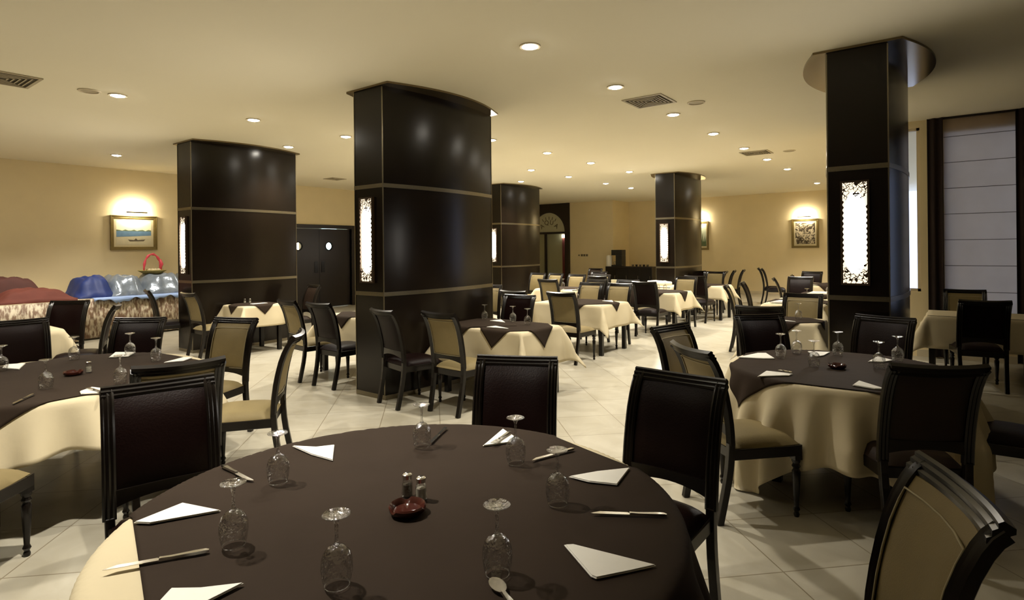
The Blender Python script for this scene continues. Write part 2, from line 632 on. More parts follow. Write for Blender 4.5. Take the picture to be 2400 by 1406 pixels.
fan = obj('fanlight', bm, M['etched'], portal)
# lettering on the arch
letters = 'AQUA'
for ch, (dx, rot, hh) in zip(letters, ((-.34, .62, .33), (-.12, .2, .47), (.12, -.2, .47), (.34, -.62, .33))):
    cu = bpy.data.curves.new('letter', 'FONT')
    cu.body = ch
    cu.size = .26
    cu.extrude = .004
    cu.align_x = 'CENTER'
    cu.align_y = 'CENTER'
    lt = bpy.data.objects.new('fanlight_letter', cu)
    cu.materials.append(M['etchdark'])
    COL.objects.link(lt)
    lt.parent = fan
    lt.location = (ax + dx, YF1 + .012, az + hh - .10)
    lt.rotation_euler = (PI / 2, 0, 0)
    lt.rotation_euler = Matrix.Rotation(-rot * -1, 3, 'Y').to_euler() if False else (Matrix.Rotation(-rot, 3, 'Y') @ Matrix.Rotation(PI / 2, 3, 'X')).to_euler()
bm = bmesh.new()
for k in range(5):
    t = PI / 2 + (k - 2) * .28
    tube(bm, [(ax + .50 * math.cos(t), YF1 + .012, az + .50 * math.sin(t)), (ax + .62 * math.cos(t), YF1 + .012, az + .62 * math.sin(t))], .012, 6)
obj('fanlight_crown_motif', bm, M['etchdark'], fan)
bm = bmesh.new()
box(bm, -12.98, -12.90, YF1 + .02, YF1 + .1, 0, 2.19)
obj('door_post', bm, M['wooddoor'], portal)
bm = bmesh.new()
box(bm, ax - ar, -12.98, YF1 + .05, YF1 + .07, 0, 2.08)
box(bm, ax - ar, -12.98, YF1 + .03, YF1 + .09, 2.08, 2.19, 0)
obj('door_side_pane', bm, M['frost'], portal)
bm = bmesh.new()
box(bm, -12.98 + .08, -12.16, YF1 + .10, YF1 + .12, 0, 2.19)
obj('door_leaf', bm, M['frost'], portal)
bm = bmesh.new()
n = 14
xs = [-12.16 + .19 * k / n for k in range(n + 1)]
a = [bm.verts.new((x, YF1 + .06 + .03 * math.sin(k * 1.9), 0.02)) for k, x in enumerate(xs)]
b = [bm.verts.new((x, YF1 + .06 + .03 * math.sin(k * 1.9), 2.02)) for k, x in enumerate(xs)]
for k in range(n):
    bm.faces.new((a[k], a[k + 1], b[k + 1], b[k]))
o = obj('red_drape', bm, M['reddrape'], smooth=True)
o.modifiers.new('thick', 'SOLIDIFY').thickness = .006
tag(o, 'dark red drape hanging at the right side of the arched lobby doorway', 'drape')
bm = bmesh.new()
box(bm, -12.14, -11.99, YF1 + .0, YF1 + .08, 2.04, 2.15)
o = obj('doorway_lamp', bm, emit('doorway_lamp_glow', (1, .97, .85), 6))
tag(o, 'small white lamp under the right end of the arched doorway beam', 'lamp')
bm = bmesh.new()
box(bm, XL, -10.1, 21.7, 21.8, 0, CEIL)
box(bm, -10.1, -10.0, YF2 + .2, 21.8, 0, CEIL)
struct('wall_lobby', bm, M['paint'])
ld = bpy.data.lights.new('lobby_light', 'AREA')
ld.energy = 14
ld.size = 1.0
ld.color = (1, .95, .75)
lo = bpy.data.objects.new('lobby_light', ld)
lo.location = (-12.6, 20.6, 3.3)
COL.objects.link(lo)

# ------------------------------------------------------------------ columns
CW, CLN, BOW = .47, 1.84, .10


def bowed(wx, ly, bow, n=16, grow=0.0):
    """plan outline; corner (front right) at origin; extends -X by wx and +Y by ly, long sides bowed"""
    pts = []
    for k in range(n + 1):
        t = k / n
        pts.append((bow * 4 * t * (1 - t) + grow, ly * t))
    for k in range(n + 1):
        t = 1 - k / n
        pts.append((-wx - bow * 4 * t * (1 - t) - grow, ly * t))
    return pts


FRET = []


def fret_mesh():
    """pierced arabesque plate: a net of curved bars, open in the middle where the lamp burns through"""
    if FRET:
        return FRET[0]
    rr = random.Random(11)
    seeds = [(rr.uniform(-.11, .11), sg * rr.uniform(.29, .47)) for sg in (-1, 1) for _ in range(46)]
    st = .0026
    nx, nz = int(.2 / st), int(.91 / st)
    keep = set()
    for i in range(nx):
        for j in range(nz):
            x, z = -.1 + (i + .5) * .2 / nx, -.455 + (j + .5) * .91 / nz
            if i < 2 or i >= nx - 2 or j < 2 or j >= nz - 2:
                keep.add((i, j))
                continue
            if abs(z) < .27 + .03 * math.sin(60 * x):  # bars left out here, standing in for the lamp's glare
                if abs(x) > .090 + .006 * math.sin(z * 130):
                    keep.add((i, j))
                continue
            xx, zz = x + .006 * math.sin(z * 150), z + .006 * math.sin(x * 170)
            d1 = d2 = 9
            for a, b in seeds:
                if (b > 0) != (z > 0):
                    continue
                d = (a - xx) ** 2 + (b - zz) ** 2
                if d < d1:
                    d1, d2 = d, d1
                elif d < d2:
                    d2 = d
            e = math.sqrt(d2) - math.sqrt(d1)
            if e < (.0052 if abs(z) > .34 else .0036):
                keep.add((i, j))
    comp, todo = set(), [(0, 0)]
    while todo:
        c = todo.pop()
        if c in comp or c not in keep:
            continue
        comp.add(c)
        todo += [(c[0] + 1, c[1]), (c[0] - 1, c[1]), (c[0], c[1] + 1), (c[0], c[1] - 1)]
    bm = bmesh.new()
    vv = {}

    def v(i, j):
        if (i, j) not in vv:
            vv[i, j] = bm.verts.new((-.1 + i * .2 / nx, -.031, -.455 + j * .91 / nz))
        return vv[i, j]
    for i, j in comp:
        bm.faces.new((v(i, j), v(i + 1, j), v(i + 1, j + 1), v(i, j + 1)))
    r = bmesh.ops.extrude_face_region(bm, geom=list(bm.faces))
    bmesh.ops.translate(bm, verts=[g for g in r['geom'] if isinstance(g, bmesh.types.BMVert)], vec=(0, .003, 0))
    bmesh.ops.recalc_face_normals(bm, faces=bm.faces)
    me = bpy.data.meshes.new('fretwork')
    bm.to_mesh(me)
    bm.free()
    me.materials.append(M['fret'])
    FRET.append(me)
    return me


def column(x, y, label, sconce_label):
    t = thing('column', label, 'column', (x, y, 0))
    bm = bmesh.new()
    prism(bm, bowed(CW, CLN, BOW), 0.05, CEIL - .022)
    obj('column_body', bm, M['lacquer'], t, smooth='auto')
    for z in (2.30, 1.13):
        bm = bmesh.new()
        o2 = bowed(CW, CLN, BOW, grow=.006)
        for p in range(len(o2)):
            if p == 0 or p == len(o2) - 1:
                o2[p] = (o2[p][0], -.006)
            elif o2[p][1] == CLN:
                o2[p] = (o2[p][0], CLN + .006)
        prism(bm, o2, z - .022, z + .022)
        obj('metal_band', bm, M['bronze'], t, smooth='auto')
    for (ex, ey) in ((0, 0), (-CW, 0), (0, CLN), (-CW, CLN)):
        bm = bmesh.new()
        box(bm, ex - .005, ex + .005, ey - .005, ey + .005, .05, CEIL - .035)
        obj('edge_strip', bm, M['bronze'], t)
    bm = bmesh.new()
    prism(bm, bowed(CW, CLN, BOW, grow=.012), 0, .05)
    obj('column_base', bm, M['bronze'], t)
    bm = bmesh.new()
    prism(bm, [(px_, -.02 if py_ == 0 else (CLN + .02 if py_ == CLN else py_)) for px_, py_ in bowed(CW, CLN, .22, n=24, grow=.11)], CEIL - .022, CEIL - .001)
    obj('column_cap', bm, M['capmetal'], t, smooth='auto')
    # wall lamp on the flat narrow face
    s = thing('wall_sconce', sconce_label, 'wall lamp', (x - CW / 2 - .02, y, 1.715))
    bm = bmesh.new()
    box(bm, -.10, .10, -.012, -.001, -.455, .455)
    obj('diffuser', bm, M['diff'], s)
    bm = bmesh.new()
    n = 10
    va = []
    for k in range(n + 1):
        z = -.36 + .72 * k / n
        h = .088 * math.sqrt(max(0.02, 1 - (z / .375) ** 4))
        va.append([bm.verts.new(p) for p in ((-h, -.0125, z), (-h * .5, -.026, z), (h * .5, -.026, z), (h, -.0125, z))])
    for r0, r1 in zip(va, va[1:]):
        for i in range(3):
            bm.faces.new((r0[i], r0[i + 1], r1[i + 1], r1[i]))
    obj('lamp_tube', bm, M['tube'], s, smooth=True)
    fo = bpy.data.objects.new('fretwork', fret_mesh())
    COL.objects.link(fo)
    fo.parent = s
    bm = bmesh.new()
    for a, b, c, d in ((-.112, -.1, -.467, .467), (.1, .112, -.467, .467), (-.1, .1, .455, .467), (-.1, .1, -.467, -.455)):
        box(bm, a, b, -.032, 0, c, d)
    obj('sconce_frame', bm, M['fret'], s)


column(-9.55, 4.23, 'black lacquered column nearest the buffet on the left', 'glowing fretwork wall lamp on the left column nearest the buffet')
column(-4.81, 4.09, 'largest looking black lacquered column in the middle of the room', 'glowing fretwork wall lamp on the big middle column')
column(-.40, 5.97, 'black lacquered column behind the right round table by the windows', 'large glowing fretwork wall lamp on the right column by the windows')
column(-9.64, 12.29, 'smaller looking black column in front of the arched doorway', 'small looking glowing wall lamp on the column before the arched doorway')
column(-5.14, 13.2, 'smaller looking black column before the far wall with two pictures', 'small looking glowing wall lamp on the column before the far pictures')

# ------------------------------------------------------------------ ceiling downlights
rows = [
    ('unseen fill row added at left', [(-5.92, .85), (-7.48, .85)]),  # out of view, added to brighten the ceiling near the camera
    ('row on the window side', [(-2.92, y) for y in (.85, 2.5, 4.16, 5.80, 7.49, 9.15, 10.87, 12.55, 14.42, 18.2)]),
    ('middle row', [(-5.92, y) for y in (7.31, 8.96, 10.60, 12.42)]),
    ('long row on the kitchen side', [(-7.48, y) for y in (2.53, 4.13, 5.63, 7.30, 8.97, 10.66, 12.27, 14.22, 15.8)]),
    ('row by the far left column', [(-8.95, y) for y in (5.56, 12.28)]),
    ('row over the buffet', [(-12.06, 1.9), (-12.06, 4.05), (-12.06, 7.4)]),
]
ORD = ['first', 'second', 'third', 'fourth', 'fifth', 'sixth', 'seventh', 'eighth', 'ninth', 'tenth']
proto = None
for rn, pts in rows:
    for k, (x, y) in enumerate(pts):
        lab = 'round ceiling downlight, %s from the camera in the %s' % (ORD[k], rn)
        if proto is None:
            proto = thing('ceiling_downlight', lab, 'downlight', (x, y, CEIL), 0, 'ceiling downlights')
            bm = bmesh.new()
            lathe(bm, [(.072, -.001), (.072, -.012), (.092, -.012), (.096, -.001)], 24, close=True)
            obj('trim_ring', bm, M['white'], proto, smooth='auto')
            bm = bmesh.new()
            lathe(bm, [(0, -.026), (.03, -.024), (.055, -.017), (.071, -.006), (.071, -.002), (0, -.002)], 24)
            obj('bulb', bm, M['lamp'], proto, smooth=True)
            remember(proto)
        else:
            dup(proto, (x, y, CEIL), 0, lab)
        l = bpy.data.lights.new('downlight_beam', 'SPOT')
        near = x > -4 and y < 3
        far = y > 10.5
        l.energy = SPOT_W * ((2.2 if y < 1 else .9) if near else (1.3 if x < -11 else .7 if y < 1 else (1.2 if y < 10 else 1.8)))
        l.spot_size = R((92 if y < 1 else 82) if near else 110)
        l.spot_blend = .4 if near else .7
        l.shadow_soft_size = .05
        l.color = SPOT_COL
        lo = bpy.data.objects.new('downlight_beam', l)
        lo.location = (x, y, CEIL - .045)
        COL.objects.link(lo)


def vent(cx, cy, s, label):
    t = thing('ceiling_vent', label, 'air vent', (cx, cy, CEIL), 0, 'square ceiling air vents')
    bm = bmesh.new()
    h = s / 2
    for a, b, c, d in ((-h, h, -h, -h + .03), (-h, h, h - .03, h), (-h, -h + .03, -h + .03, h - .03), (h - .03, h, -h + .03, h - .03)):
        box(bm, a, b, c, d, -.012, -.001)
    obj('vent_frame', bm, M['vent'], t)
    bm = bmesh.new()
    box(bm, -h + .03, h - .03, -h + .03, h - .03, -.003, -.001)
    obj('vent_backing', bm, M['ventdark'], t)
    bm = bmesh.new()
    q = h - .035
    for k in range(1, 6):
        e = q * (1 - k / 6)
        for a, b, c, d in ((-e, e, -e - .012, -e), (-e, e, e, e + .012), (-e - .012, -e, -e, e), (e, e + .012, -e, e)):
            box(bm, a, b, c, d, -.014, -.006)
    obj('vent_slats', bm, M['vent'], t)


vent(-7.62, 1.55, .55, 'square ceiling air vent at the left edge near the camera')
vent(-2.88, 6.62, .5, 'square ceiling air vent between the third and fourth window side downlights')
vent(-2.88, 11.55, .5, 'distant square ceiling air vent in the window side downlight row')
vent(-12.1, 8.77, .4, 'small ceiling air vent near the kitchen door')


def speaker(cx, cy, label):
    t = thing('ceiling_speaker', label, 'ceiling speaker', (cx, cy, CEIL), 0, 'flush round ceiling speakers')
    bm = bmesh.new()
    lathe(bm, [(0, -.006), (.085, -.006), (.085, -.001), (0, -.001)], 28)
    obj('speaker_grille', bm, M['vent'], t)
    bm = bmesh.new()
    lathe(bm, [(.086, -.001), (.086, -.012), (.105, -.01), (.108, -.001)], 28, close=True)
    obj('speaker_rim', bm, M['white'], t, smooth='auto')


speaker(-7.52, 2.27, 'flush round ceiling speaker next to the left downlight')
speaker(-2.46, 7.06, 'flush round ceiling speaker right of the middle square vent')
speaker(-2.34, 11.73, 'flush round ceiling speaker right of the distant square vent')

# ------------------------------------------------------------------ chairs
REED = [(-.021, -.013), (-.014, -.019), (-.0075, -.013), (0, -.019), (.0075, -.013), (.014, -.019), (.021, -.013),
        (.021, .013), (.014, .019), (.0075, .013), (0, .019), (-.0075, .013), (-.014, .019), (-.021, .013)]


def back_y(z):
    """rear side profile of the back post (chair faces +Y)"""
    k = [(0, -.285), (.12, -.258), (.28, -.226), (.44, -.212), (.56, -.218), (.70, -.238), (.82, -.268), (.90, -.297), (.955, -.328), (.985, -.362)]
    for (z0, y0_), (z1, y1_) in zip(k, k[1:]):
        if z <= z1:
            t = (z - z0) / (z1 - z0)
            return y0_ + (y1_ - y0_) * t
    return k[-1][1]


def make_chair(kind, label):
    fab = {'dark': M['leather'], 'tan': M['tan'], 'brown': M['brownleather']}[kind]
    t = thing('dining_chair', label, 'chair')
    HW = .205
    # rear legs
    for s in (-1, 1):
        bm = bmesh.new()
        zs = [0, .08, .16, .24, .32, .40, .47]
        path = [(s * (HW - .012 * (1 - z / .5)), back_y(z), z) for z in zs]
        sweep(bm, path, frames_fixed(path, (1, 0, 0)), [(-.019, -.02), (.019, -.02), (.019, .02), (-.019, .02)])
        obj('leg', bm, M['wood'], t, bevel=.004)
    # turned front legs
    prof = [(0, 0), (.013, 0), (.017, .015), (.012, .03), (.020, .045), (.013, .062), (.015, .10), (.021, .20), (.024, .27), (.016, .285), (.025, .30), (.018, .315), (.025, .33), (.022, .345), (0, .345)]
    for s in (-1, 1):
        bm = bmesh.new()
        lathe(bm, prof, 16, (s * .205, .215, 0))
        box(bm, s * .205 - .024, s * .205 + .024, .191, .239, .34, .43)
        obj('leg', bm, M['wood'], t, smooth='auto')
    # back frame: two reeded stiles, top rail, bottom rail
    bm = bmesh.new()
    for s in (-1, 1):
        zs = [.46, .52, .58, .66, .74, .82, .88, .93, .96, .978]
        path = [(s * HW, back_y(z), z) for z in zs]
        sweep(bm, path, frames_fixed(path, (1, 0, 0)), [(a * 1.22, b) for a, b in REED])
    n = 14
    path = []
    for k in range(n + 1):
        u = -1 + 2 * k / n
        path.append((u * (HW + .022), back_y(.965) - .030 * (1 - u * u), .968 + .008 * u * u))
    S = Vector((0, .55, -.83)).normalized()
    fr = []
    for p in path:
        fr.append((S, Vector((1, 0, 0)).cross(S).normalized()))
    sec = [(a * 1.45, b * 1.0) for a, b in REED]
    sweep(bm, path, fr, sec)
    ring0 = None
    for k in range(11):
        u = -1 + 2 * k / 10
        yq = back_y(.55) - .010 * (1 - u * u)
        zl = .505 + .030 * (1 - u * u)
        ring = [bm.verts.new(p) for p in ((u * (HW - .012), yq - .013, zl), (u * (HW - .012), yq + .013, zl), (u * (HW - .012), yq + .013, .580), (u * (HW - .012), yq - .013, .580))]
        if ring0:
            for q in range(4):
                bm.faces.new((ring0[q], ring0[(q + 1) % 4], ring[(q + 1) % 4], ring[q]))
        ring0 = ring
    obj('back_frame', bm, M['wood'], t, smooth='auto')

    # padded back panel
    def pad(z0, z1, x0, d):
        bm = bmesh.new()
        nx, nz = 10, 10
        G = {}
        for side in (-1, 1):
            for i in range(nx + 1):
                for j in range(nz + 1):
                    u, v = -1 + 2 * i / nx, j / nz
                    z = z0 + (z1 - z0) * v
                    yy = back_y(z) - .012 * (1 - u * u) - (.010 * (v ** 2) * (1 - u * u))
                    bulge = d * (1 - u ** 6) * (1 - (2 * v - 1) ** 6) + .004
                    G[side, i, j] = bm.verts.new((u * x0, yy + side * bulge, z))
        for side in (-1, 1):
            for i in range(nx):
                for j in range(nz):
                    bm.faces.new((G[side, i, j], G[side, i + 1, j], G[side, i + 1, j + 1], G[side, i, j + 1]))
        for i in range(nx):
            for j in (0, nz):
                bm.faces.new((G[-1, i, j], G[-1, i + 1, j], G[1, i + 1, j], G[1, i, j]))
        for j in range(nz):
            for i in (0, nx):
                bm.faces.new((G[-1, i, j], G[-1, i, j + 1], G[1, i, j + 1], G[1, i, j]))
        return bm
    b = obj('backrest', pad(.572, .950, HW - .024, .012), fab, t, smooth='auto')
    if kind == 'tan':
        bm = bmesh.new()
        for side in (-1, 1):
            loop = []
            xe = HW - .030
            for u, z in [(-1, .575), (0, .575), (1, .575), (1, .66), (1, .74), (1, .82), (1, .88), (1, .915), (.5, .915), (0, .915), (-.5, .915), (-1, .915), (-1, .88), (-1, .82), (-1, .74), (-1, .66), (-1, .575)]:
                v = (z - .565) / .36
                loop.append((u * xe, back_y(z) - .012 * (1 - u * u) - .010 * v * v * (1 - u * u) + side * .013, z))
            tube(bm, loop, .0035, 5)
        obj('piping', bm, M['piping'], b, smooth=True)
    # seat cushion
    bm = bmesh.new()
    nx, ny = 12, 12
    top, bot = {}, {}
    for i in range(nx + 1):
        for j in range(ny + 1):
            u, v = -1 + 2 * i / nx, -1 + 2 * j / ny
            hw = .205 + .020 * (v + 1) / 2
            uu, vv = u * (1 - .04 * v * v * abs(u)), v * (1 - .03 * u * u)
            e = (1 - abs(u) ** 5) * (1 - abs(v) ** 5)
            z = .432 + .050 * e ** .45 + .012 * (1 - u * u) * (1 - v * v)
            top[i, j] = bm.verts.new((uu * hw, .015 + vv * .222, z))
            bot[i, j] = bm.verts.new((uu * hw, .015 + vv * .222, .428))
    for i in range(nx):
        for j in range(ny):
            bm.faces.new((top[i, j], top[i + 1, j], top[i + 1, j + 1], top[i, j + 1]))
            bm.faces.new((bot[i, j], bot[i, j + 1], bot[i + 1, j + 1], bot[i + 1, j]))
    for i in range(nx):
        for j in (0, ny):
            bm.faces.new((top[i, j], top[i + 1, j], bot[i + 1, j], bot[i, j]))
    for j in range(ny):
        for i in (0, nx):
            bm.faces.new((top[i, j], top[i, j + 1], bot[i, j + 1], bot[i, j]))
    obj('seat', bm, fab, t, smooth='auto')
    bm = bmesh.new()
    prism(bm, [(-.21, -.205), (.21, -.205), (.232, .238), (-.232, .238)], .365, .428)
    obj('seat_frame', bm, M['wood'], t, bevel=.005)
    remember(t)
    return t


PROT = {}


def chair(mx_, my_, heading, kind, label, group):
    """mx_,my_: plan position of the middle of the top rail; heading: compass of the facing direction in degrees from +X"""
    h = R(heading)
    x = mx_ + .365 * math.cos(h)
    y = my_ + .365 * math.sin(h)
    rz = h - PI / 2
    if kind not in PROT:
        t = make_chair(kind, label)
        t.location = (x, y, 0)
        t.rotation_euler = (0, 0, rz)
        t['group'] = group
        PROT[kind] = t
    else:
        dup(PROT[kind], (x, y, 0), rz, label, group)


G0 = 'chairs around the front round table'
chair(-2.96, 1.16, -15, 'dark', 'large burgundy leather chair at the left side of the front round table', G0)
chair(-1.93, 2.60, -64, 'dark', 'burgundy leather chair at the far side of the front round table, facing the camera', G0)
chair(-1.02, 2.68, -94, 'dark', 'burgundy leather chair at the far right side of the front round table', G0)
chair(.03, 1.83, 201, 'tan', 'olive tan chair at the lower right corner of the photo', G0)
G1 = 'chairs around the left round table'
chair(-3.35, 1.42, 166, 'tan', 'olive backed chair back to back with the large burgundy chair at left', G1)
chair(-3.65, .32, 134, 'tan', 'chair at the lower left corner of the photo, only its seat side showing', G1)
chair(-5.98, 2.20, -50, 'dark', 'burgundy chair at the far side of the left round table below the buffet skirt', G1)
chair(-6.79, 1.47, -5, 'dark', 'black looking chair cut by the left edge behind the left round table', G1)
chair(-5.18, 2.69, -68, 'tan', 'olive tan chair standing in the open with its back left of the middle column', G1)
chair(-3.84, 2.46, 230, 'tan', 'olive tan chair seen in profile facing left with a curved back', G1)
chair(-8.94, 2.48, -46, 'dark', 'dark chair in front of the buffet skirt left of the narrow profile chair', 'chairs by the far left table')
chair(-7.80, 2.62, 246, 'dark', 'dark chair seen edge on before the buffet skirt', 'chairs by the far left table')
chair(-10.3, 3.85, 76, 'dark', 'dark chair standing against the buffet skirt beside the left column', 'chairs by the far left table')
G2 = 'chairs around the right round table'
chair(-1.35, 5.39, -46, 'dark', 'burgundy chair at the far left side of the right round table', G2)
chair(-.42, 5.80, -106, 'dark', 'dark chair against the right column behind the right round table', G2)
chair(-.03, 3.58, 119, 'brown', 'brown backed chair with its back to the camera at the right round table', G2)
chair(-1.74, 4.31, -14, 'tan', 'tan chair, farther one of the two standing left of the right round table', G2)
chair(-1.26, 3.43, 49, 'tan', 'tan chair, nearer one of the two left of the right round table', G2)
chair(.62, 4.62, 180, 'dark', 'dark chair cut off by the right edge beside the right round table', G2)
GS = 'chairs at the square tables'
chair(-4.60, 3.86, 78, 'dark', 'dark chair with its back to us directly before the middle column', GS)
chair(-3.92, 3.98, 88, 'tan', 'tan backed chair in front of the cloth with hanging brown points', GS)
chair(-4.47, 6.10, 278, 'dark', 'dark chair facing us behind the two wine glasses right of the middle column', GS)
chair(-5.00, 6.62, 90, 'dark', 'dark topped chair just behind the dark chair right of the middle column', GS)
chair(-4.27, 6.74, 90, 'tan', 'tan backed chair with dark seat area before the second cream table', GS)
chair(-6.17, 7.54, 290, 'tan', 'tan chair peeping out at the right edge of the middle column', GS)
chair(-6.50, 3.97, 84, 'tan', 'tan chair left of the dark chair in front of the middle column table', GS)
chair(-5.83, 3.96, 90, 'dark', 'dark chair with its back to us left of the middle column', GS)
chair(-9.02, 3.92, 90, 'tan', 'tan chair in front of the left column facing the small cream table', GS)
chair(-8.95, 6.05, 262, 'brown', 'grey brown chair behind the small cream table before the kitchen door', GS)
chair(-4.98, 8.92, 270, 'tan', 'tan chair behind the second cream table, left one of its pair', GS)
chair(-4.42, 8.90, 270, 'tan', 'tan chair behind the second cream table, right one of its pair', GS)
chair(-5.35, 9.80, 262, 'tan', 'tan chair half hidden between the pair behind the second cream table', GS)
chair(-6.31, 9.49, 90, 'tan', 'tan backed chair in front of the far table left of the doorway lamp glass', GS)
chair(-8.15, 11.9, 270, 'tan', 'small looking tan chair before the arched lobby doorway', GS)
chair(-7.62, 11.9, 262, 'tan', 'small looking tan chair right of the one before the lobby doorway', GS)
chair(-6.86, 11.61, 270, 'tan', 'small looking bright tan chair under the wall switches', GS)
chair(-6.30, 11.75, 270, 'tan', 'small looking tan chair just right of the one under the wall switches', GS)
chair(-8.40, 15.30, 270, 'brown', 'brown chair far back against the wall under the switches', GS)
chair(-7.20, 13.30, 270, 'dark', 'black chair far back left of the sideboard', GS)
chair(-6.08, 11.10, 90, 'dark', 'glossy black chair in front of the far table with napkin holder', GS)
chair(-4.31, 9.58, 92, 'dark', 'dark chair with its back to us left of the third cream table', GS)
chair(-4.78, 9.95, 270, 'brown', 'dark rail of a chair behind the dark chair at the third cream table', GS)
chair(-4.25, 11.55, 270, 'tan', 'tan chair behind the third cream table before the far column', GS)
chair(-4.26, 12.02, 88, 'dark', 'dark chair with its back to us right of the tan chair at the far column', GS)
chair(-4.55, 14.35, 270, 'tan', 'dark topped tan chair behind the small cloth with the low hanging tip', GS)
chair(-5.10, 14.6, 270, 'dark', 'dark chair beside the far column at the back', GS)
chair(-4.42, 14.8, 190, 'dark', 'leftmost chair of the dark row seen in profile near the far wall', 'dark chairs in profile near the far wall')
chair(-4.36, 15.3, 190, 'dark', 'middle chair of the dark row seen in profile near the far wall', 'dark chairs in profile near the far wall')
chair(-4.28, 15.85, 190, 'dark', 'rightmost chair of the dark row seen in profile near the far wall', 'dark chairs in profile near the far wall')
chair(-4.30, 17.30, 12, 'dark', 'dark chair in profile facing right under the far right picture, left one', 'dark chairs facing right under the picture')
chair(-4.10, 16.85, 12, 'dark', 'dark chair in profile facing right under the far right picture, right one', 'dark chairs facing right under the picture')
GR = 'chairs at the tables behind the right column'
chair(-2.80, 10.19, 10, 'dark', 'dark chair in profile left of the cream table beside the right column', GR)
chair(-2.78, 9.20, 12, 'tan', 'tan chair in profile with curved back before the cream table by the right column', GR)
chair(-2.66, 11.82, 14, 'tan', 'pale tan chair edge near the plates left of the right column, nearer one', GR)
chair(-2.60, 13.16, 14, 'tan', 'pale tan chair edge near the plates left of the right column, farther one', GR)
chair(-2.30, 12.45, 270, 'dark', 'dark chair between the two pale tan chair edges', GR)
chair(-2.55, 15.2, 262, 'dark', 'dark green looking chair back below the far right picture', GR)
chair(-1.52, 6.14, 100, 'dark', 'dark chair behind the burgundy chair left of the right column', GR)
chair(-1.46, 8.06, 270, 'tan', 'tan chair facing us behind the wine glass left of the right column', GR)
chair(.18, 9.80, 270, 'tan', 'tan chair under the roman blind at the window', 'chairs at the window table')
chair(.32, 7.98, 98, 'dark', 'black chair silhouetted against the window table', 'chairs at the window table')


# ------------------------------------------------------------------ tables and cloths
def folder(seed, k=21, amp=.125):
    rr = random.Random(seed)
    ph = [rr.uniform(0, 2 * PI) for _ in range(3)]

    def f(th, d):
        g = min(1, d / .30)
        return amp * g * (.55 + .33 * math.cos(k * th + ph[0] + .8 * math.sin(2 * th + ph[2])) + .22 * math.cos((k * .6) // 1 * th + ph[1])) + .05 * d
    return f


def cloth(name, kind, cx, cy, side, rot, prm, zt, off, m, n, fold, label, cat, grp, side_y=None):
    """square cloth laid over a round ('r') or rectangular ('q') top and hanging"""
    bm = bmesh.new()
    V = {}
    hx = side / 2
    hy = (side_y or side) / 2
    ca, sa = math.cos(rot), math.sin(rot)
    ccx, ccy = prm.get('oc', (0, 0))
    for i in range(n + 1):
        for j in range(n + 1):
            u, v = -hx + 2 * hx * i / n, -hy + 2 * hy * j / n
            x, y = u * ca - v * sa + ccx, u * sa + v * ca + ccy
            if kind == 'r':
                r = prm['r']
                rho = math.hypot(x, y)
                if rho <= r:
                    z = zt + off + .0012 * math.sin(9 * x + 3 * y)
                    X, Y = x, y
                else:
                    d = rho - r
                    th = math.atan2(y, x)
                    rb = .018
                    if d < rb * PI / 2:
                        a = d / rb
                        out, dz = rb * math.sin(a), rb * (1 - math.cos(a))
                    else:
                        dd = d - rb * PI / 2
                        out, dz = rb, rb + dd
                        out += fold(th, dd)
                    X, Y = (r + out + off) * math.cos(th), (r + out + off) * math.sin(th)
                    z = zt + off - dz
            else:
                a_, b_ = prm['a'], prm['b']
                ex, ey = max(abs(x) - a_, 0), max(abs(y) - b_, 0)
                sx, sy = (1 if x > 0 else -1), (1 if y > 0 else -1)
                d = math.hypot(ex, ey)
                if d < 1e-6:
                    X, Y, z = x, y, zt + off
                else:
                    ph = math.atan2(ey, ex)
                    rb = .012
                    if d < rb * PI / 2:
                        a = d / rb
                        out, dz = rb * math.sin(a), rb * (1 - math.cos(a))
                    else:
                        dd = d - rb * PI / 2
                        wave = .018 * math.sin(11 * (x * (1 if ex < ey else .3) + y * (1 if ey < ex else .3)) + prm.get('ph', 0)) * min(1, dd / .25)
                        out = rb + .07 * dd + wave + .012 * min(1, dd / .2) + .42 * dd * math.sin(2 * ph) ** 1.0
                        dz = rb + dd * (1 - .12 * math.sin(2 * ph))
                    out += off
                    bx, by = min(abs(x), a_), min(abs(y), b_)
                    X, Y = sx * (bx + out * math.cos(ph)), sy * (by + out * math.sin(ph))
                    z = zt + off - dz
            V[i, j] = bm.verts.new((X, Y, max(z, .012)))
    for i in range(n):
        for j in range(n):
            bm.faces.new((V[i, j], V[i + 1, j], V[i + 1, j + 1], V[i, j + 1]))
    o = obj(name, bm, m, smooth=True, loc=(cx, cy, 0), fixn=False)
    md = o.modifiers.new('thick', 'SOLIDIFY')
    md.thickness = .0018
    md.offset = 1
    tag(o, label, cat, grp)
    return o


TZ = .744


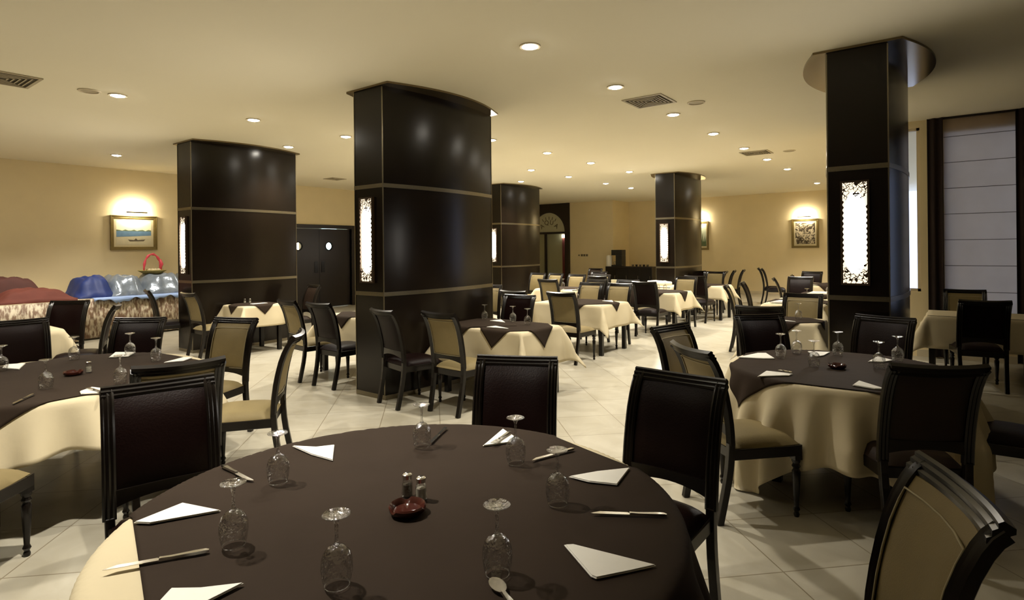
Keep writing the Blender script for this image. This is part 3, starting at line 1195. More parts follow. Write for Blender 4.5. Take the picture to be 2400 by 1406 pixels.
def round_table(cx, cy, r, seed, who, c_side, c_rot, o_side, o_rot, n, oc=(0, 0)):
    t = thing('round_table', 'round dining table under the cloths, %s' % who, 'table', (cx, cy, 0), 0, 'round dining tables')
    bm = bmesh.new()
    lathe(bm, [(0, TZ - .03), (r - .006, TZ - .03), (r, TZ - .015), (r - .006, TZ), (0, TZ)], 48)
    obj('tabletop', bm, M['wood'], t, smooth='auto')
    for a in range(4):
        x, y = (r - .22) * math.cos(PI / 4 + a * PI / 2), (r - .22) * math.sin(PI / 4 + a * PI / 2)
        bm = bmesh.new()
        box(bm, x - .03, x + .03, y - .03, y + .03, 0, TZ - .03)
        obj('leg', bm, M['wood'], t, bevel=.004)
    f = folder(seed)
    cloth('tablecloth', 'r', cx, cy, c_side, c_rot, {'r': r}, TZ, .003, M['cream'], n, f, 'cream tablecloth with deep folds on %s' % who, 'tablecloth', 'cream tablecloths')
    cloth('overlay_cloth', 'r', cx, cy, o_side, o_rot, {'r': r, 'oc': oc}, TZ, .010, M['brown'], n, f, 'dark brown square overlay cloth on %s' % who, 'tablecloth', 'brown overlay cloths', side_y=o_side - .18 if oc != (0, 0) else None)


round_table(-1.44, 1.31, .87, 3, 'the front round table', 2.35, R(20), 1.76, R(-17), 110, (.015, .048))
round_table(-4.93, 1.31, .87, 8, 'the left round table', 2.32, R(-12), 1.60, R(4), 90)
round_table(-.60, 4.57, .70, 12, 'the right round table', 2.3, R(8), 1.34, R(2), 90)


def square_table(x0, x1, y0, y1, hang, who, n=36, ov=(), nov=16, seed=0):
    cx, cy, a, b = (x0 + x1) / 2, (y0 + y1) / 2, (x1 - x0) / 2, (y1 - y0) / 2
    t = thing('square_table', 'dark legged table under the cloth, %s' % who, 'table', (cx, cy, 0), 0, 'square dining tables')
    bm = bmesh.new()
    box(bm, -a, a, -b, b, TZ - .03, TZ)
    obj('tabletop', bm, M['wood'], t, bevel=.004)
    for sx in (-1, 1):
        for sy in (-1, 1):
            x, y = sx * (a - .04), sy * (b - .04)
            bm = bmesh.new()
            box(bm, x - .03, x + .03, y - .03, y + .03, 0, TZ - .03)
            obj('leg', bm, M['wood'], t, bevel=.004)
    cloth('tablecloth', 'q', cx, cy, 2 * (a + hang), 0, {'a': a, 'b': b, 'ph': seed}, TZ, .003, M['cream'], n, None, 'cream tablecloth hanging over %s' % who, 'tablecloth', 'cream tablecloths', side_y=2 * (b + hang))
    for k, (ox, oy, s) in enumerate(ov):
        nm = 'dark brown diamond overlay on %s' % who if len(ov) == 1 else 'dark brown diamond overlay on the %s half of %s' % (('right', 'left')[k], who)
        cloth('overlay_cloth', 'q', cx, cy, s, PI / 4, {'a': a, 'b': b, 'ph': seed, 'oc': (ox - cx, oy - cy)}, TZ, .011 + .004 * k, M['brown'], nov * 2, None, nm, 'tablecloth', 'brown overlay cloths')


square_table(-4.56, -3.46, 4.72, 5.45, .40, 'the table beside the middle column', 60, [(-3.80, 5.08, .78), (-4.30, 5.08, .74)], 20, 1)
square_table(-5.30, -4.08, 7.60, 8.44, .36, 'the second cream table right of the middle column', 50, [(-4.62, 8.02, .95)], 20, 2)
square_table(-5.05, -4.02, 10.32, 11.15, .34, 'the third cream table before the far column', 40, [(-4.48, 10.73, .92)], 16, 3)
square_table(-9.32, -8.70, 4.62, 5.27, .34, 'the small table in front of the left column', 44, [(-9.01, 4.945, .66)], 16, 4)
square_table(-6.72, -5.72, 4.62, 5.32, .36, 'the table left behind the middle column', 40, [(-6.22, 4.97, .72)], 16, 5)
square_table(-1.80, -1.14, 6.98, 7.55, .36, 'the table left of the right column', 36, [(-1.47, 7.26, .62)], 16, 6)
square_table(-2.22, -1.42, 9.15, 10.35, .30, 'the napkin table beside the right column', 36, [(-1.82, 9.75, .9)], 16, 7)
square_table(-2.12, -1.40, 11.2, 12.0, .30, 'the far table with plates beside the right column', 24, [(-1.76, 11.6, .8)], 12, 8)
square_table(-2.62, -1.60, 14.1, 15.0, .28, 'the farthest table beside the right column', 24, [(-2.1, 14.5, .8)], 12, 9)
square_table(-4.85, -3.92, 12.75, 13.45, .30, 'the table with low hanging cloth tip', 30, [(-4.3, 13.1, .7)], 12, 10)
square_table(-7.10, -6.15, 10.2, 11.0, .30, 'the far table before the arched doorway', 24, [(-6.62, 10.6, .86)], 12, 11)
square_table(-6.75, -5.75, 11.95, 12.5, .28, 'the far table with napkin holder', 24, [(-6.25, 12.2, .66)], 12, 12)
square_table(-5.55, -4.75, 11.9, 12.8, .28, 'the far table with the rolled white cloth', 20, [], 12, 13)
square_table(-8.85, -7.98, 1.45, 2.14, .40, 'the table at the left edge behind the round one', 30, [], 12, 14)
square_table(-.20, .80, 8.66, 9.36, .40, 'the window table by the roman blind', 36, [], 12, 15)
square_table(-8.95, -8.05, 8.8, 9.8, .30, 'the far table with white napkins behind the middle column', 20, [], 12, 17)
square_table(-11.25, -10.45, 12.2, 13.0, .30, 'the far table with flowers beside the doorway column', 20, [], 12, 16)

# ------------------------------------------------------------------ glasses
TOP = TZ + .0165


def make_glass(label):
    g = thing('wine_glass', label, 'wine glass')
    bm = bmesh.new()    # bowl upside down: rim on the table
    out = [(.031, 0), (.036, .02), (.0395, .045), (.0385, .065), (.033, .083), (.022, .096), (.009, .103), (0, .105)]
    inn = [(0, .101), (.008, .099), (.0205, .093), (.0315, .081), (.037, .064), (.038, .045), (.0345, .02), (.0297, 0)]
    lathe(bm, out, 28, close=False)
    obj('bowl', bm, M['glass'], g, smooth=True)
    bm = bmesh.new()
    tube(bm, [(math.cos(2 * PI * k / 20) * .0305, math.sin(2 * PI * k / 20) * .0305, .002) for k in range(21)], .0012, 6)
    obj('rim', bm, M['glass'], g, smooth=True)
    bm = bmesh.new()
    lathe(bm, [(.0, .100), (.009, .1035), (.0055, .112), (.0042, .125), (.0045, .150), (.0065, .162), (.010, .169), (.0, .170)], 14)
    obj('stem', bm, M['glass'], g, smooth=True)
    bm = bmesh.new()
    lathe(bm, [(0, .168), (.012, .170), (.035, .178), (.036, .180), (.034, .1815), (.010, .176), (0, .176)], 28)
    obj('foot', bm, M['glass'], g, smooth=True)
    remember(g)
    return g


GP = None


def wine(x, y, label, group, s=1.0, z=None):
    global GP
    z = TOP if z is None else z
    if GP is None:
        GP = make_glass(label)
        GP.location = (x, y, z)
        GP['group'] = group
    else:
        dup(GP, (x, y, z), rnd.uniform(0, 6), label, group)


g = 'upturned wine glasses on the front round table'
for px, py, lb in ((548, 1278, 'upturned wine glass beside the left knife on the front table'),
                   (790, 1372, 'upturned wine glass lowest and left of the ashtray on the front table'),
                   (652, 1130, 'upturned wine glass between two napkins at the far left of the front table'),
                   (989, 1046, 'upturned wine glass at the far edge of the front table straight above the salt shaker'),
                   (1209, 1086, 'upturned wine glass beside the napkin with a fork on the front table'),
                   (1307, 1182, 'upturned wine glass left of the right hand napkin on the front table'),
                   (1166, 1345, 'upturned wine glass right of the ashtray near the bottom of the front table')):
    x, y = spot(px, py, TOP)
    wine(x, y, lb, g)
g = 'upturned wine glasses on the left round table'
for px, py, lb in ((174, 842, 'upturned wine glass left of the shaker on the left round table'),
                   (305, 832, 'upturned wine glass before the burgundy chair on the left round table'),
                   (366, 846, 'rightmost upturned wine glass on the left round table'),
                   (108, 910, 'upturned wine glass nearest the left edge on the left round table'),
                   (282, 898, 'upturned wine glass above the folded white napkin on the left round table'),
                   (4, 868, 'upturned wine glass cut by the left edge of the photo')):
    x, y = spot(px, py, TOP)
    wine(x, y, lb, g)
g = 'upturned wine glasses on the right round table'
for px, py, lb in ((1830, 838, 'leftmost upturned wine glass on the right round table'),
                   (1867, 828, 'upturned wine glass second from left on the right round table'),
                   (1908, 858, 'upturned wine glass just left of the ashtray on the right round table'),
                   (1964, 832, 'upturned wine glass in front of the right column on the right round table'),
                   (2060, 862, 'shorter looking upturned wine glass right of the ashtray on the right round table'),
                   (2104, 846, 'rightmost upturned wine glass on the right round table')):
    x, y = spot(px, py, TOP)
    wine(x, y, lb, g)
g = 'upturned wine glasses on the far tables'
for x, y, lb in ((-4.42, 5.30, 'upturned wine glass in front of the column on the table beside the middle column'),
                 (-4.02, 5.33, 'left one of two upturned glasses before the dark chair by the middle column'),
                 (-3.72, 5.20, 'right one of two upturned glasses before the dark chair by the middle column'),
                 (-4.86, 8.20, 'upturned wine glass on the second cream table between two tan chairs'),
                 (-5.05, 8.05, 'upturned wine glass left on the second cream table'),
                 (-1.38, 7.32, 'upturned wine glass before the tan chair left of the right column'),
                 (-1.75, 9.95, 'upturned wine glass behind the folded napkin beside the right column'),
                 (-4.62, 10.95, 'left one of two glasses on the third cream table'),
                 (-4.50, 11.02, 'right one of two glasses on the third cream table'),
                 (-6.72, 10.75, 'upturned wine glass on the far table before the arched doorway'),
                 (-1.72, 11.75, 'upturned wine glass on the far table with plates')):
    wine(x, y, lb, g)
# glass lying on the right chair side of front column table: none


# ------------------------------------------------------------------ napkins, cutlery, ashtrays, shakers
def napkin(pts, label, grp, layers=2, z=None):
    z = (TOP if z is None else z) - .001
    cx = sum(p[0] for p in pts) / len(pts)
    cy = sum(p[1] for p in pts) / len(pts)
    bm = bmesh.new()
    for k in range(layers):
        s = 1 - .035 * k
        prism(bm, [((p[0] - cx) * s + .002 * k, (p[1] - cy) * s) for p in pts], .0035 * k, .0035 * k + .003)
    o = obj('folded_napkin', bm, M['napkin'], loc=(cx, cy, z), bevel=.0008)
    return tag(o, label, 'napkin', grp)


def pnap(pix, label, grp, **k):
    return napkin([spot(a, b, TOP) for a, b in pix], label, grp, **k)


g = 'white napkins on the front round table'
pnap([(313, 1226), (428, 1180), (518, 1198), (350, 1228)], 'white triangular napkin at the left rim of the front table', g)
pnap([(375, 1408), (400, 1381), (470, 1380), (572, 1368), (470, 1420), (370, 1425)], 'white napkin cut by the bottom edge at the left of the front table', g)
pnap([(685, 1046), (740, 1049), (784, 1044), (780, 1080), (730, 1066)], 'white triangular napkin at the far left rim of the front table', g)
pnap([(1131, 1046), (1178, 1006), (1205, 1024), (1195, 1038)], 'white napkin with a fork on it at the far rim of the front table', g)
pnap([(1333, 1118), (1400, 1106), (1476, 1098), (1446, 1137), (1380, 1130)], 'white triangular napkin at the right rim of the front table', g)
pnap([(1322, 1278), (1340, 1277), (1538, 1327), (1480, 1340), (1397, 1357), (1385, 1352)], 'large white triangular napkin at the lower right of the front table', g)
g = 'white napkins on the left round table'
pnap([(187, 918), (215, 908), (250, 912), (262, 920), (190, 924)], 'white napkin with cutlery at the near rim of the left round table', g)
pnap([(255, 838), (270, 826), (318, 826), (300, 836)], 'white napkin under a glass foot at the far side of the left round table', g)
pnap([(5, 863), (12, 855), (60, 852), (45, 866)], 'white napkin at the left edge of the photo on the left round table', g)
pnap([(384, 850), (430, 838), (452, 838), (430, 846)], 'white napkin at the right tip of the left round table', g)
g = 'white napkins on the right round table'
pnap([(1728, 838), (1775, 828), (1795, 828), (1816, 841), (1790, 841)], 'white napkin at the left end of the right round table', g)
pnap([(1775, 883), (1795, 870), (1858, 877), (1850, 881)], 'white napkin at the near left rim of the right round table', g)
pnap([(1893, 824), (1945, 826), (1930, 834), (1915, 836)], 'white napkin at the far rim of the right round table', g)
pnap([(1998, 903), (2012, 893), (2076, 913), (2050, 912)], 'white fanned napkin at the near rim of the right round table', g)
pnap([(2034, 848), (2056, 836), (2092, 845), (2070, 849)], 'white napkin under the right glasses on the right round table', g)
g = 'white napkins on the square tables'
napkin([(-3.98, 4.80), (-3.70, 4.83), (-3.95, 4.92)], 'white napkin at the near edge of the table beside the middle column', g)
napkin([(-4.30, 5.25), (-4.05, 5.22), (-4.25, 5.40)], 'white napkin behind on the table beside the middle column', g)
napkin([(-4.40, 8.2), (-4.15, 8.1), (-4.3, 8.35)], 'white napkin on the second cream table', g)
napkin([(-2.15, 9.25), (-1.7, 9.3), (-1.65, 9.6), (-2.1, 9.55)], 'thick cream napkin on the table left of the right column', g, layers=6)
napkin([(-2.0, 11.3), (-1.6, 11.3), (-1.6, 11.6), (-2.0, 11.6)], 'folded pale cloth on the far table with plates', g, layers=8)
napkin([(-1.7, 7.05), (-1.35, 7.02), (-1.6, 7.15)], 'white napkin on the table left of the right column', g)
napkin([(-8.8, 8.9), (-8.5, 8.9), (-8.5, 9.2), (-8.8, 9.2)], 'stack of white napkins on the far table behind the middle column', g, layers=10)
napkin([(-8.95, 4.85), (-8.85, 4.85), (-8.85, 5.1), (-8.95, 5.1)], 'small white napkin on the small table in front of the left column', g)


def slab_path(bm, p0, p1, w0, w1, z0, h0, h1, n=8):
    pass


def cutlery(kind, p0, p1, label, grp, z=None):
    """p0 handle end, p1 tip"""
    z = TOP if z is None else z
    dx, dy = p1[0] - p0[0], p1[1] - p0[1]
    L = math.hypot(dx, dy)
    t = thing('table_' + kind, label, kind, (p0[0], p0[1], z), math.atan2(dy, dx), grp)
    bm = bmesh.new()
    hl = L * (.46 if kind == 'knife' else .62)
    st = [(0, .004, .003), (.01, .0075, .004), (hl * .3, .0085, .004), (hl * .8, .006, .0035), (hl, .0055, .004), (hl + .006, .007, .004)]
    rings = []
    for x, w_, h_ in st:
        rings.append([bm.verts.new(p) for p in ((x, -w_, .0005), (x, w_, .0005), (x, w_ * .8, 2 * h_), (x, -w_ * .8, 2 * h_))])
    for a, b in zip(rings, rings[1:]):
        for i in range(4):
            bm.faces.new((a[i], a[(i + 1) % 4], b[(i + 1) % 4], b[i]))
    bm.faces.new(rings[0][::-1])
    bm.faces.new(rings[-1])
    obj('handle', bm, M['steel'], t, smooth='auto')
    bm = bmesh.new()
    if kind == 'knife':
        prism(bm, [(hl + .006, -.004), (hl + .012, -.009), (L - .03, -.010), (L, .004), (L - .01, .007), (hl + .006, .007)], .002, .0038)
        obj('blade', bm, M['steel'], t)
    elif kind == 'fork':
        prism(bm, [(hl, -.003), (hl + .02, -.010), (hl + .035, -.011), (hl + .035, .011), (hl + .02, .010), (hl, .003)], .004, .0055)
        for k in range(4):
            yk = -.0095 + k * .0063
            box(bm, hl + .035, L, yk - .0015, yk + .0015, .004, .0055)
        obj('tines', bm, M['steel'], t)
    else:
        n = 14
        pts = [(hl + .035 * (1 - math.cos(2 * PI * k / n)) * 1.0, .02 * math.sin(2 * PI * k / n)) for k in range(n)]
        prism(bm, pts, .003, .005)
        obj('spoon_bowl', bm, M['steel'], t)
    return t


def pc(kind, a, b, label, grp, z=None):
    zz = TOP + .001 if z is None else z
    return cutlery(kind, spot(a[0], a[1], zz), spot(b[0], b[1], zz), label, grp, z=zz)


g = 'cutlery on the front round table'
pc('knife', (490, 1292), (241, 1337), 'steel knife pointing to the left rim of the front table', g)
pc('knife', (1563, 1209), (1384, 1203), 'steel knife lying level at the right of the front table', g)
pc('knife', (521, 1092), (592, 1129), 'steel knife at the upper left rim of the front table', g)
pc('knife', (1046, 1003), (1008, 1040), 'steel knife at the far rim beside the middle wine glass', g)
pc('knife', (1345, 1053), (1245, 1080), 'steel knife passing behind the wine glass on the right', g)
pc('spoon', (1205, 1425), (1165, 1372), 'steel spoon cut by the bottom edge of the photo', g)
pc('fork', (1197, 1012), (1155, 1041), 'steel fork lying on the far white napkin', g, z=TOP + .010)
g = 'cutlery on the other round tables'
pc('knife', (80, 924), (28, 948), 'dull steel knife at the near left of the left round table', g)
pc('fork', (250, 922), (205, 910), 'steel fork on the napkin of the left round table', g, z=TOP + .010)
pc('knife', (2190, 862), (2150, 856), 'steel knife at the right end of the right round table', g)
pc('fork', (1856, 874), (1826, 868), 'steel fork on the near left napkin of the right round table', g, z=TOP + .010)


def ashtray(x, y, r, label):
    bm = bmesh.new()
    prof = [(0, 0), (r * .78, 0), (r * .95, .008), (r, .022), (r * .93, .027), (r * .84, .022), (r * .72, .010), (0, .007)]
    lathe(bm, prof, 32)
    for k in range(3):
        a = k * 2 * PI / 3 + .4
        c, s = math.cos(a), math.sin(a)
        v = [v for v in bm.verts if v.co.z > .02 and (v.co.x * c + v.co.y * s) > r * .82 * .99 and abs(-v.co.x * s + v.co.y * c) < .010]
        for q in v:
            q.co.z -= .009
    o = obj('ashtray', bm, M['ashtray'], smooth='auto', loc=(x, y, TOP))
    tag(o, label, 'ashtray', 'red brown ashtrays')


x, y = spot(955, 1200, TOP)
ashtray(x, y, .060, 'glossy red brown ashtray in the centre of the front round table')
x, y = spot(172, 878, TOP)
ashtray(x, y, .058, 'dark red ashtray on the left round table')
x, y = spot(1962, 862, TOP)
ashtray(x, y, .058, 'dark ashtray in the centre of the right round table')


def shaker(x, y, fill, label, h=.075, r=.0195):
    t = thing('shaker', label, 'shaker', (x, y, TOP), 0, 'glass shakers with metal tops')
    bm = bmesh.new()
    lathe(bm, [(0, 0), (r, 0), (r * 1.02, .006), (r * .92, h * .55), (r * .72, h * .74), (r * .74, h * .8), (0, h * .8)], 20)
    obj('glass_body', bm, M['glass'], t, smooth='auto')
    bm = bmesh.new()
    lathe(bm, [(0, .003), (r * .85, .003), (r * .78, h * .5), (0, h * .5)], 16)
    obj('contents', bm, M[fill], t, smooth='auto')
    bm = bmesh.new()
    lathe(bm, [(r * .80, h * .76), (r * .84, h * .95), (r * .6, h), (0, h * 1.01)], 20)
    obj('metal_top', bm, M['steel'], t, smooth='auto')


x, y = spot(955, 1160, TOP)
shaker(x, y, 'pepper', 'pepper shaker with steel top, left one behind the front ashtray')
x, y = spot(987, 1169, TOP)
shaker(x, y, 'salt', 'salt shaker with steel top, right one behind the front ashtray')
x, y = spot(208, 872, TOP)
shaker(x, y, 'salt', 'pale salt shaker beside the ashtray on the left round table')
shaker(-9.20, 4.90, 'salt', 'white shaker on the small table before the left column, left one')
shaker(-9.13, 4.95, 'salt', 'white shaker on the small table before the left column, right one')
shaker(-6.50, 12.10, 'salt', 'white shaker on the far table with napkin holder')
shaker(-2.0, 14.3, 'pepper', 'dark red bottle shaker on the farthest table by the right column, left one')
shaker(-1.88, 14.35, 'pepper', 'dark red bottle shaker on the farthest table by the right column, right one')

# napkin holder, rolled cloth, folded cloths
bm = bmesh.new()
box(bm, -.09, .09, -.03, .03, 0, .012)
box(bm, -.09, .09, -.03, -.022, .012, .11)
box(bm, -.09, .09, .022, .03, .012, .11)
nh = obj('napkin_holder', bm, M['mat'], loc=(-6.15, 12.1, TOP), bevel=.003)
tag(nh, 'cream napkin holder on the far table left of the dark back facing chair', 'napkin holder')
bm = bmesh.new()
tube(bm, [(-.28, 0, .05), (-.1, .02, .055), (.1, 0, .05), (.28, -.03, .048)], [.045, .055, .05, .042], 12)
o = obj('rolled_cloth', bm, M['napkin'], smooth=True, loc=(-5.15, 12.3, TOP))
tag(o, 'rolled white cloth lying on the far table below the sideboard', 'cloth')


def vase(x, y, z, label, red=True):
    t = thing('flower_vase', label, 'flowers', (x, y, z))
    bm = bmesh.new()
    lathe(bm, [(0, 0), (.05, 0), (.075, .06), (.05, .13), (.06, .16), (.055, .16), (.0, .12)], 16)
    obj('vase', bm, M['napkin'], t, smooth='auto')
    rr = random.Random(4)
    bm = bmesh.new()
    bm2 = bmesh.new()
    for k in range(26):
        a, e, L = rr.uniform(0, 2 * PI), rr.uniform(.1, 1.1), rr.uniform(.10, .30)
        p = Vector((math.cos(a) * math.sin(e), math.sin(a) * math.sin(e), math.cos(e))) * L + Vector((0, 0, .14))
        if k % 2:
            tube(bm, [(0, 0, .13), p * .6 + Vector((0, 0, .06)), p], [.006, .018, .003], 5)
        else:
            m_ = Matrix.Translation(p) @ Matrix.Diagonal((1, 1, .7, 1))
            bmesh.ops.create_icosphere(bm2, subdivisions=1, radius=.035, matrix=m_)
    obj('leaves', bm, M['leaf'], t, smooth=True)
    obj('blossoms', bm2, M['petal' if red else 'napkin'], t, smooth=True)


vase(-10.75, 12.6, TOP, 'vase of red and white flowers on the far table beside the doorway column')
vase(-8.42, 9.35, TOP, 'small pale flower vase on the far table right of the middle column', False)

# ------------------------------------------------------------------ buffet
BX, BW = -12.66, -13.98


def buffet(y0, y1, front, label, lab2):
    t = thing('buffet_table', label, 'buffet table', (0, 0, 0), 0, 'skirted buffet tables')
    bm = bmesh.new()
    box(bm, BW, front, y0, y1, .73, .76)
    obj('tabletop', bm, M['cream'], t)
    for xx in (BW + .05, front - .06):
        for yy in (y0 + .06, y1 - .06):
            bm = bmesh.new()
            box(bm, xx - .02, xx + .02, yy - .02, yy + .02, 0, .73)
            obj('leg', bm, M['wood'], t)
    bm = bmesh.new()
    pts = []
    L = y1 - y0
    n = int(L * 60)
    for k in range(n + 1):
        pts.append((front + .012 + .022 * (.5 + .5 * math.sin(k * .95)) + .01 * math.sin(k * .31), y0 + L * k / n))
    m_ = int((front - BW) * 50)
    for k in range(1, m_):
        pts.append((front - (front - BW) * k / m_, y1 + .012 + .022 * (.5 + .5 * math.sin(k * .95))))
    lo = [bm.verts.new((p[0] + .025, p[1], .035)) for p in pts]
    hi = [bm.verts.new((p[0] * .3 + .7 * min(p[0], front + .015), p[1], .755)) for p in pts]
    for k in range(len(pts) - 1):
        bm.faces.new((lo[k], lo[k + 1], hi[k + 1], hi[k]))
    o = obj('table_skirt', bm, M['skirt'], smooth=True)
    o.modifiers.new('thick', 'SOLIDIFY').thickness = .003
    tag(o, lab2, 'table skirt', 'pleated buffet skirts')


buffet(3.62, 6.3, BX, 'long buffet table along the left wall under the blue and silver covers', 'pleated floral skirt below the blue and silver covered dishes')
buffet(-1.2, 3.58, BX + .28, 'buffet table at the left edge under the rust red covers', 'pleated floral skirt below the rust red covers at the left edge')


def mound(name, x0, x1, y0, y1, z0, h, m, label, grp, seed, skirt=.05, flat=.6):
    rr = random.Random(seed)
    bm = bmesh.new()
    n = 22
    cx, cy = (x0 + x1) / 2, (y0 + y1) / 2
    a, b = (x1 - x0) / 2, (y1 - y0) / 2
    ph = [rr.uniform(0, 6) for _ in range(6)]
    V = {}
    for i in range(n + 1):
        for j in range(n + 1):
            u, v = -1 + 2 * i / n, -1 + 2 * j / n
            rho = max(abs(u), abs(v)) * .6 + math.hypot(u, v) * .4
            prof = 1 / (1 + math.exp((rho - .82) * 11))
            wob = .10 * math.sin(3.1 * u + ph[0]) * math.cos(2.7 * v + ph[1]) + .05 * math.sin(9 * u + 4 * v + ph[2]) + .03 * math.sin(14 * v - 5 * u + ph[3])
            z = h * prof * (1 + wob) + .008 + .010 * (1 + math.sin(11 * u + ph[4]) * math.sin(9 * v + ph[5]))
            V[i, j] = bm.verts.new((u * a * (1 + .04 * math.sin(7 * v + ph[1])), v * b * (1 + .04 * math.sin(6 * u + ph[2])), z))
    for i in range(n):
        for j in range(n):
            bm.faces.new((V[i, j], V[i + 1, j], V[i + 1, j + 1], V[i, j + 1]))
    edge = [V[i, 0] for i in range(n + 1)] + [V[n, j] for j in range(1, n + 1)] + [V[i, n] for i in range(n - 1, -1, -1)] + [V[0, j] for j in range(n - 1, 0, -1)]
    low = [bm.verts.new((e.co.x, e.co.y, 0)) for e in edge]
    for k in range(len(edge)):
        bm.faces.new((edge[k], edge[(k + 1) % len(edge)], low[(k + 1) % len(edge)], low[k]))
    o = obj(name, bm, m, smooth=True, loc=(cx, cy, z0))
    return tag(o, label, 'covered dish', grp)


BT = .761
GB = 'cloth covered serving dishes on the buffet'
mound('covered_dish', -13.8, -12.75, 3.66, 4.28, BT + .0, .36, M['bluecloth'], 'bulky serving dish covered by a royal blue cloth', GB, 1)
mound('covered_dish', -13.8, -12.75, 4.16, 4.86, BT + .0, .37, M['plastic'], 'covered dish in silvery plastic, leftmost of the three', GB, 2)
mound('covered_dish', -13.8, -12.75, 4.78, 5.60, BT + .0, .40, M['plastic'], 'covered dish in silvery plastic under the gift basket', GB, 3)
mound('covered_dish', -13.8, -12.75, 5.52, 6.18, BT + .0, .39, M['plastic'], 'covered dish in silvery plastic nearest the left column', GB, 4)
mound('covered_dish', -13.9, -13.4, 6.15, 6.30, BT + .0, .30, M['redcloth'], 'bit of red covered dish showing beside the left column', GB, 5)
mound('covered_dish', -13.8, -12.9, 2.15, 3.30, BT + .0, .40, M['darkred'], 'tall dish under a dark red cloth at the left edge', GB, 6)
mound('covered_dish', -13.3, -12.45, 2.45, 3.56, BT + .0, .20, M['redcloth'], 'low dish under a bright rust red cloth at the left', GB, 7)
mound('covered_dish', -13.7, -12.5, .6, 2.1, BT + .0, .32, M['darkred'], 'red covered dish cut by the left edge of the photo', GB, 8)
bm = bmesh.new()   # blue border cloth hanging over the buffet edge
n = 80
A = []
for k in range(n + 1):
    y = 3.85 + 2.4 * k / n
    w_ = .035 * math.sin(k * .33) + .02 * math.sin(k * .9)
    A.append([bm.verts.new(p) for p in ((-13.2, y, BT + .006), (BX + .005, y, BT + .008), (BX + .055 + .008 * math.sin(k * .9), y, BT - .012), (BX + .062 + .01 * math.sin(k * .9), y, BT - .065 + w_))])
for r0, r1 in zip(A, A[1:]):
    for i in range(3):
        bm.faces.new((r0[i], r0[i + 1], r1[i + 1], r1[i]))
o = obj('edge_cloth', bm, M['palecloth'], smooth=True)
o.modifiers.new('thick', 'SOLIDIFY').thickness = .003
tag(o, 'pale blue cloth hanging over the buffet front edge under the silvery covers', 'cloth')
bm = bmesh.new()
for k in range(0):
    pass
bm.free()
# gift basket
t = thing('gift_basket', 'flat wicker gift basket with a pink red bow handle on the buffet', 'basket', (-13.3, 5.10, BT + .40))
bm = bmesh.new()
lathe(bm, [(0, 0), (.16, 0), (.27, .075), (.25, .08), (.15, .02), (0, .02)], 26)
obj('wicker_tray', bm, M['basket'], t, smooth='auto')
bm = bmesh.new()
rr = random.Random(2)
for k in range(12):
    a_, r_ = rr.uniform(0, 2 * PI), rr.uniform(0, .17)
    bmesh.ops.create_icosphere(bm, subdivisions=2, radius=rr.uniform(.03, .05), matrix=Matrix.Translation((r_ * math.cos(a_), r_ * math.sin(a_), .07)))
obj('fruit', bm, M['mat'], t, smooth=True)
bm = bmesh.new()
path = [(0, .16 * math.cos(PI * k / 18), .05 + .36 * math.sin(PI * k / 18) ** .8) for k in range(19)]
tube(bm, path, [.022 + .008 * math.sin(k * 1.7) for k in range(19)], 8)
tube(bm, [(.03, .14, .30), (.04, .17, .2), (.03, .12, .06)], [.02, .03, .02], 6)
obj('ribbon_handle', bm, M['pinkribbon'], t, smooth=True)


# ------------------------------------------------------------------ pictures
def picture(wall, c, w_, h_, label, art, fw=.07):
    """wall 'L' faces +X, 'F' faces -Y; c=(pos,z) centre"""
    if wall == 'L':
        t = thing('framed_picture', label, 'picture', (XL + .001, c[0], c[1]), PI / 2)
    else:
        t = thing('framed_picture', label, 'picture', (c[0], YF2 - .001, c[1]), 0)
    # local: picture faces -Y, X to the right
    bm = bmesh.new()
    hw, hh = w_ / 2, h_ / 2
    for d, e, y in ((0, .02, -.045), (.02, fw - .015, -.03), (fw - .015, fw, -.022)):
        box(bm, -hw + d, hw - d, y, 0, hh - e, hh - d)
        box(bm, -hw + d, hw - d, y, 0, -hh + d, -hh + e)
        box(bm, -hw + d, -hw + e, y, 0, -hh + e, hh - e)
        box(bm, hw - e, hw - d, y, 0, -hh + e, hh - e)
    obj('frame', bm, M['gilt'], t, bevel=.003)
    bm = bmesh.new()
    iw, ih = hw - fw, hh - fw
    box(bm, -iw, iw, -.010, -.002, -ih, ih, 0)
    mats = art(bm, iw * .88, ih * .86)
    obj('canvas', bm, mats, t, fixn=False)
    # picture lamp
    bm = bmesh.new()
    tube(bm, [(.12, 0, hh + .02), (.12, -.10, hh + .12), (.12, -.17, hh + .07)], .006, 6)
    tube(bm, [(-.2, -.17, hh + .065), (.2, -.17, hh + .065)], .016, 8)
    obj('picture_lamp', bm, M['bronze'], t, smooth='auto')
    l = bpy.data.lights.new('picture_light', 'AREA')
    l.shape = 'RECTANGLE'
    l.size, l.size_y = .36, .04
    l.energy = 8.0
    l.color = (1, .88, .66)
    lo = bpy.data.objects.new('picture_light', l)
    COL.objects.link(lo)
    lo.parent = t
    lo.location = (0, -.15, hh + .10)
    lo.rotation_euler = (R(82), 0, 0)


def poly(bm, pts, y, mi):
    f = bm.faces.new([bm.verts.new((p[0], y, p[1])) for p in pts])
    f.material_index = mi


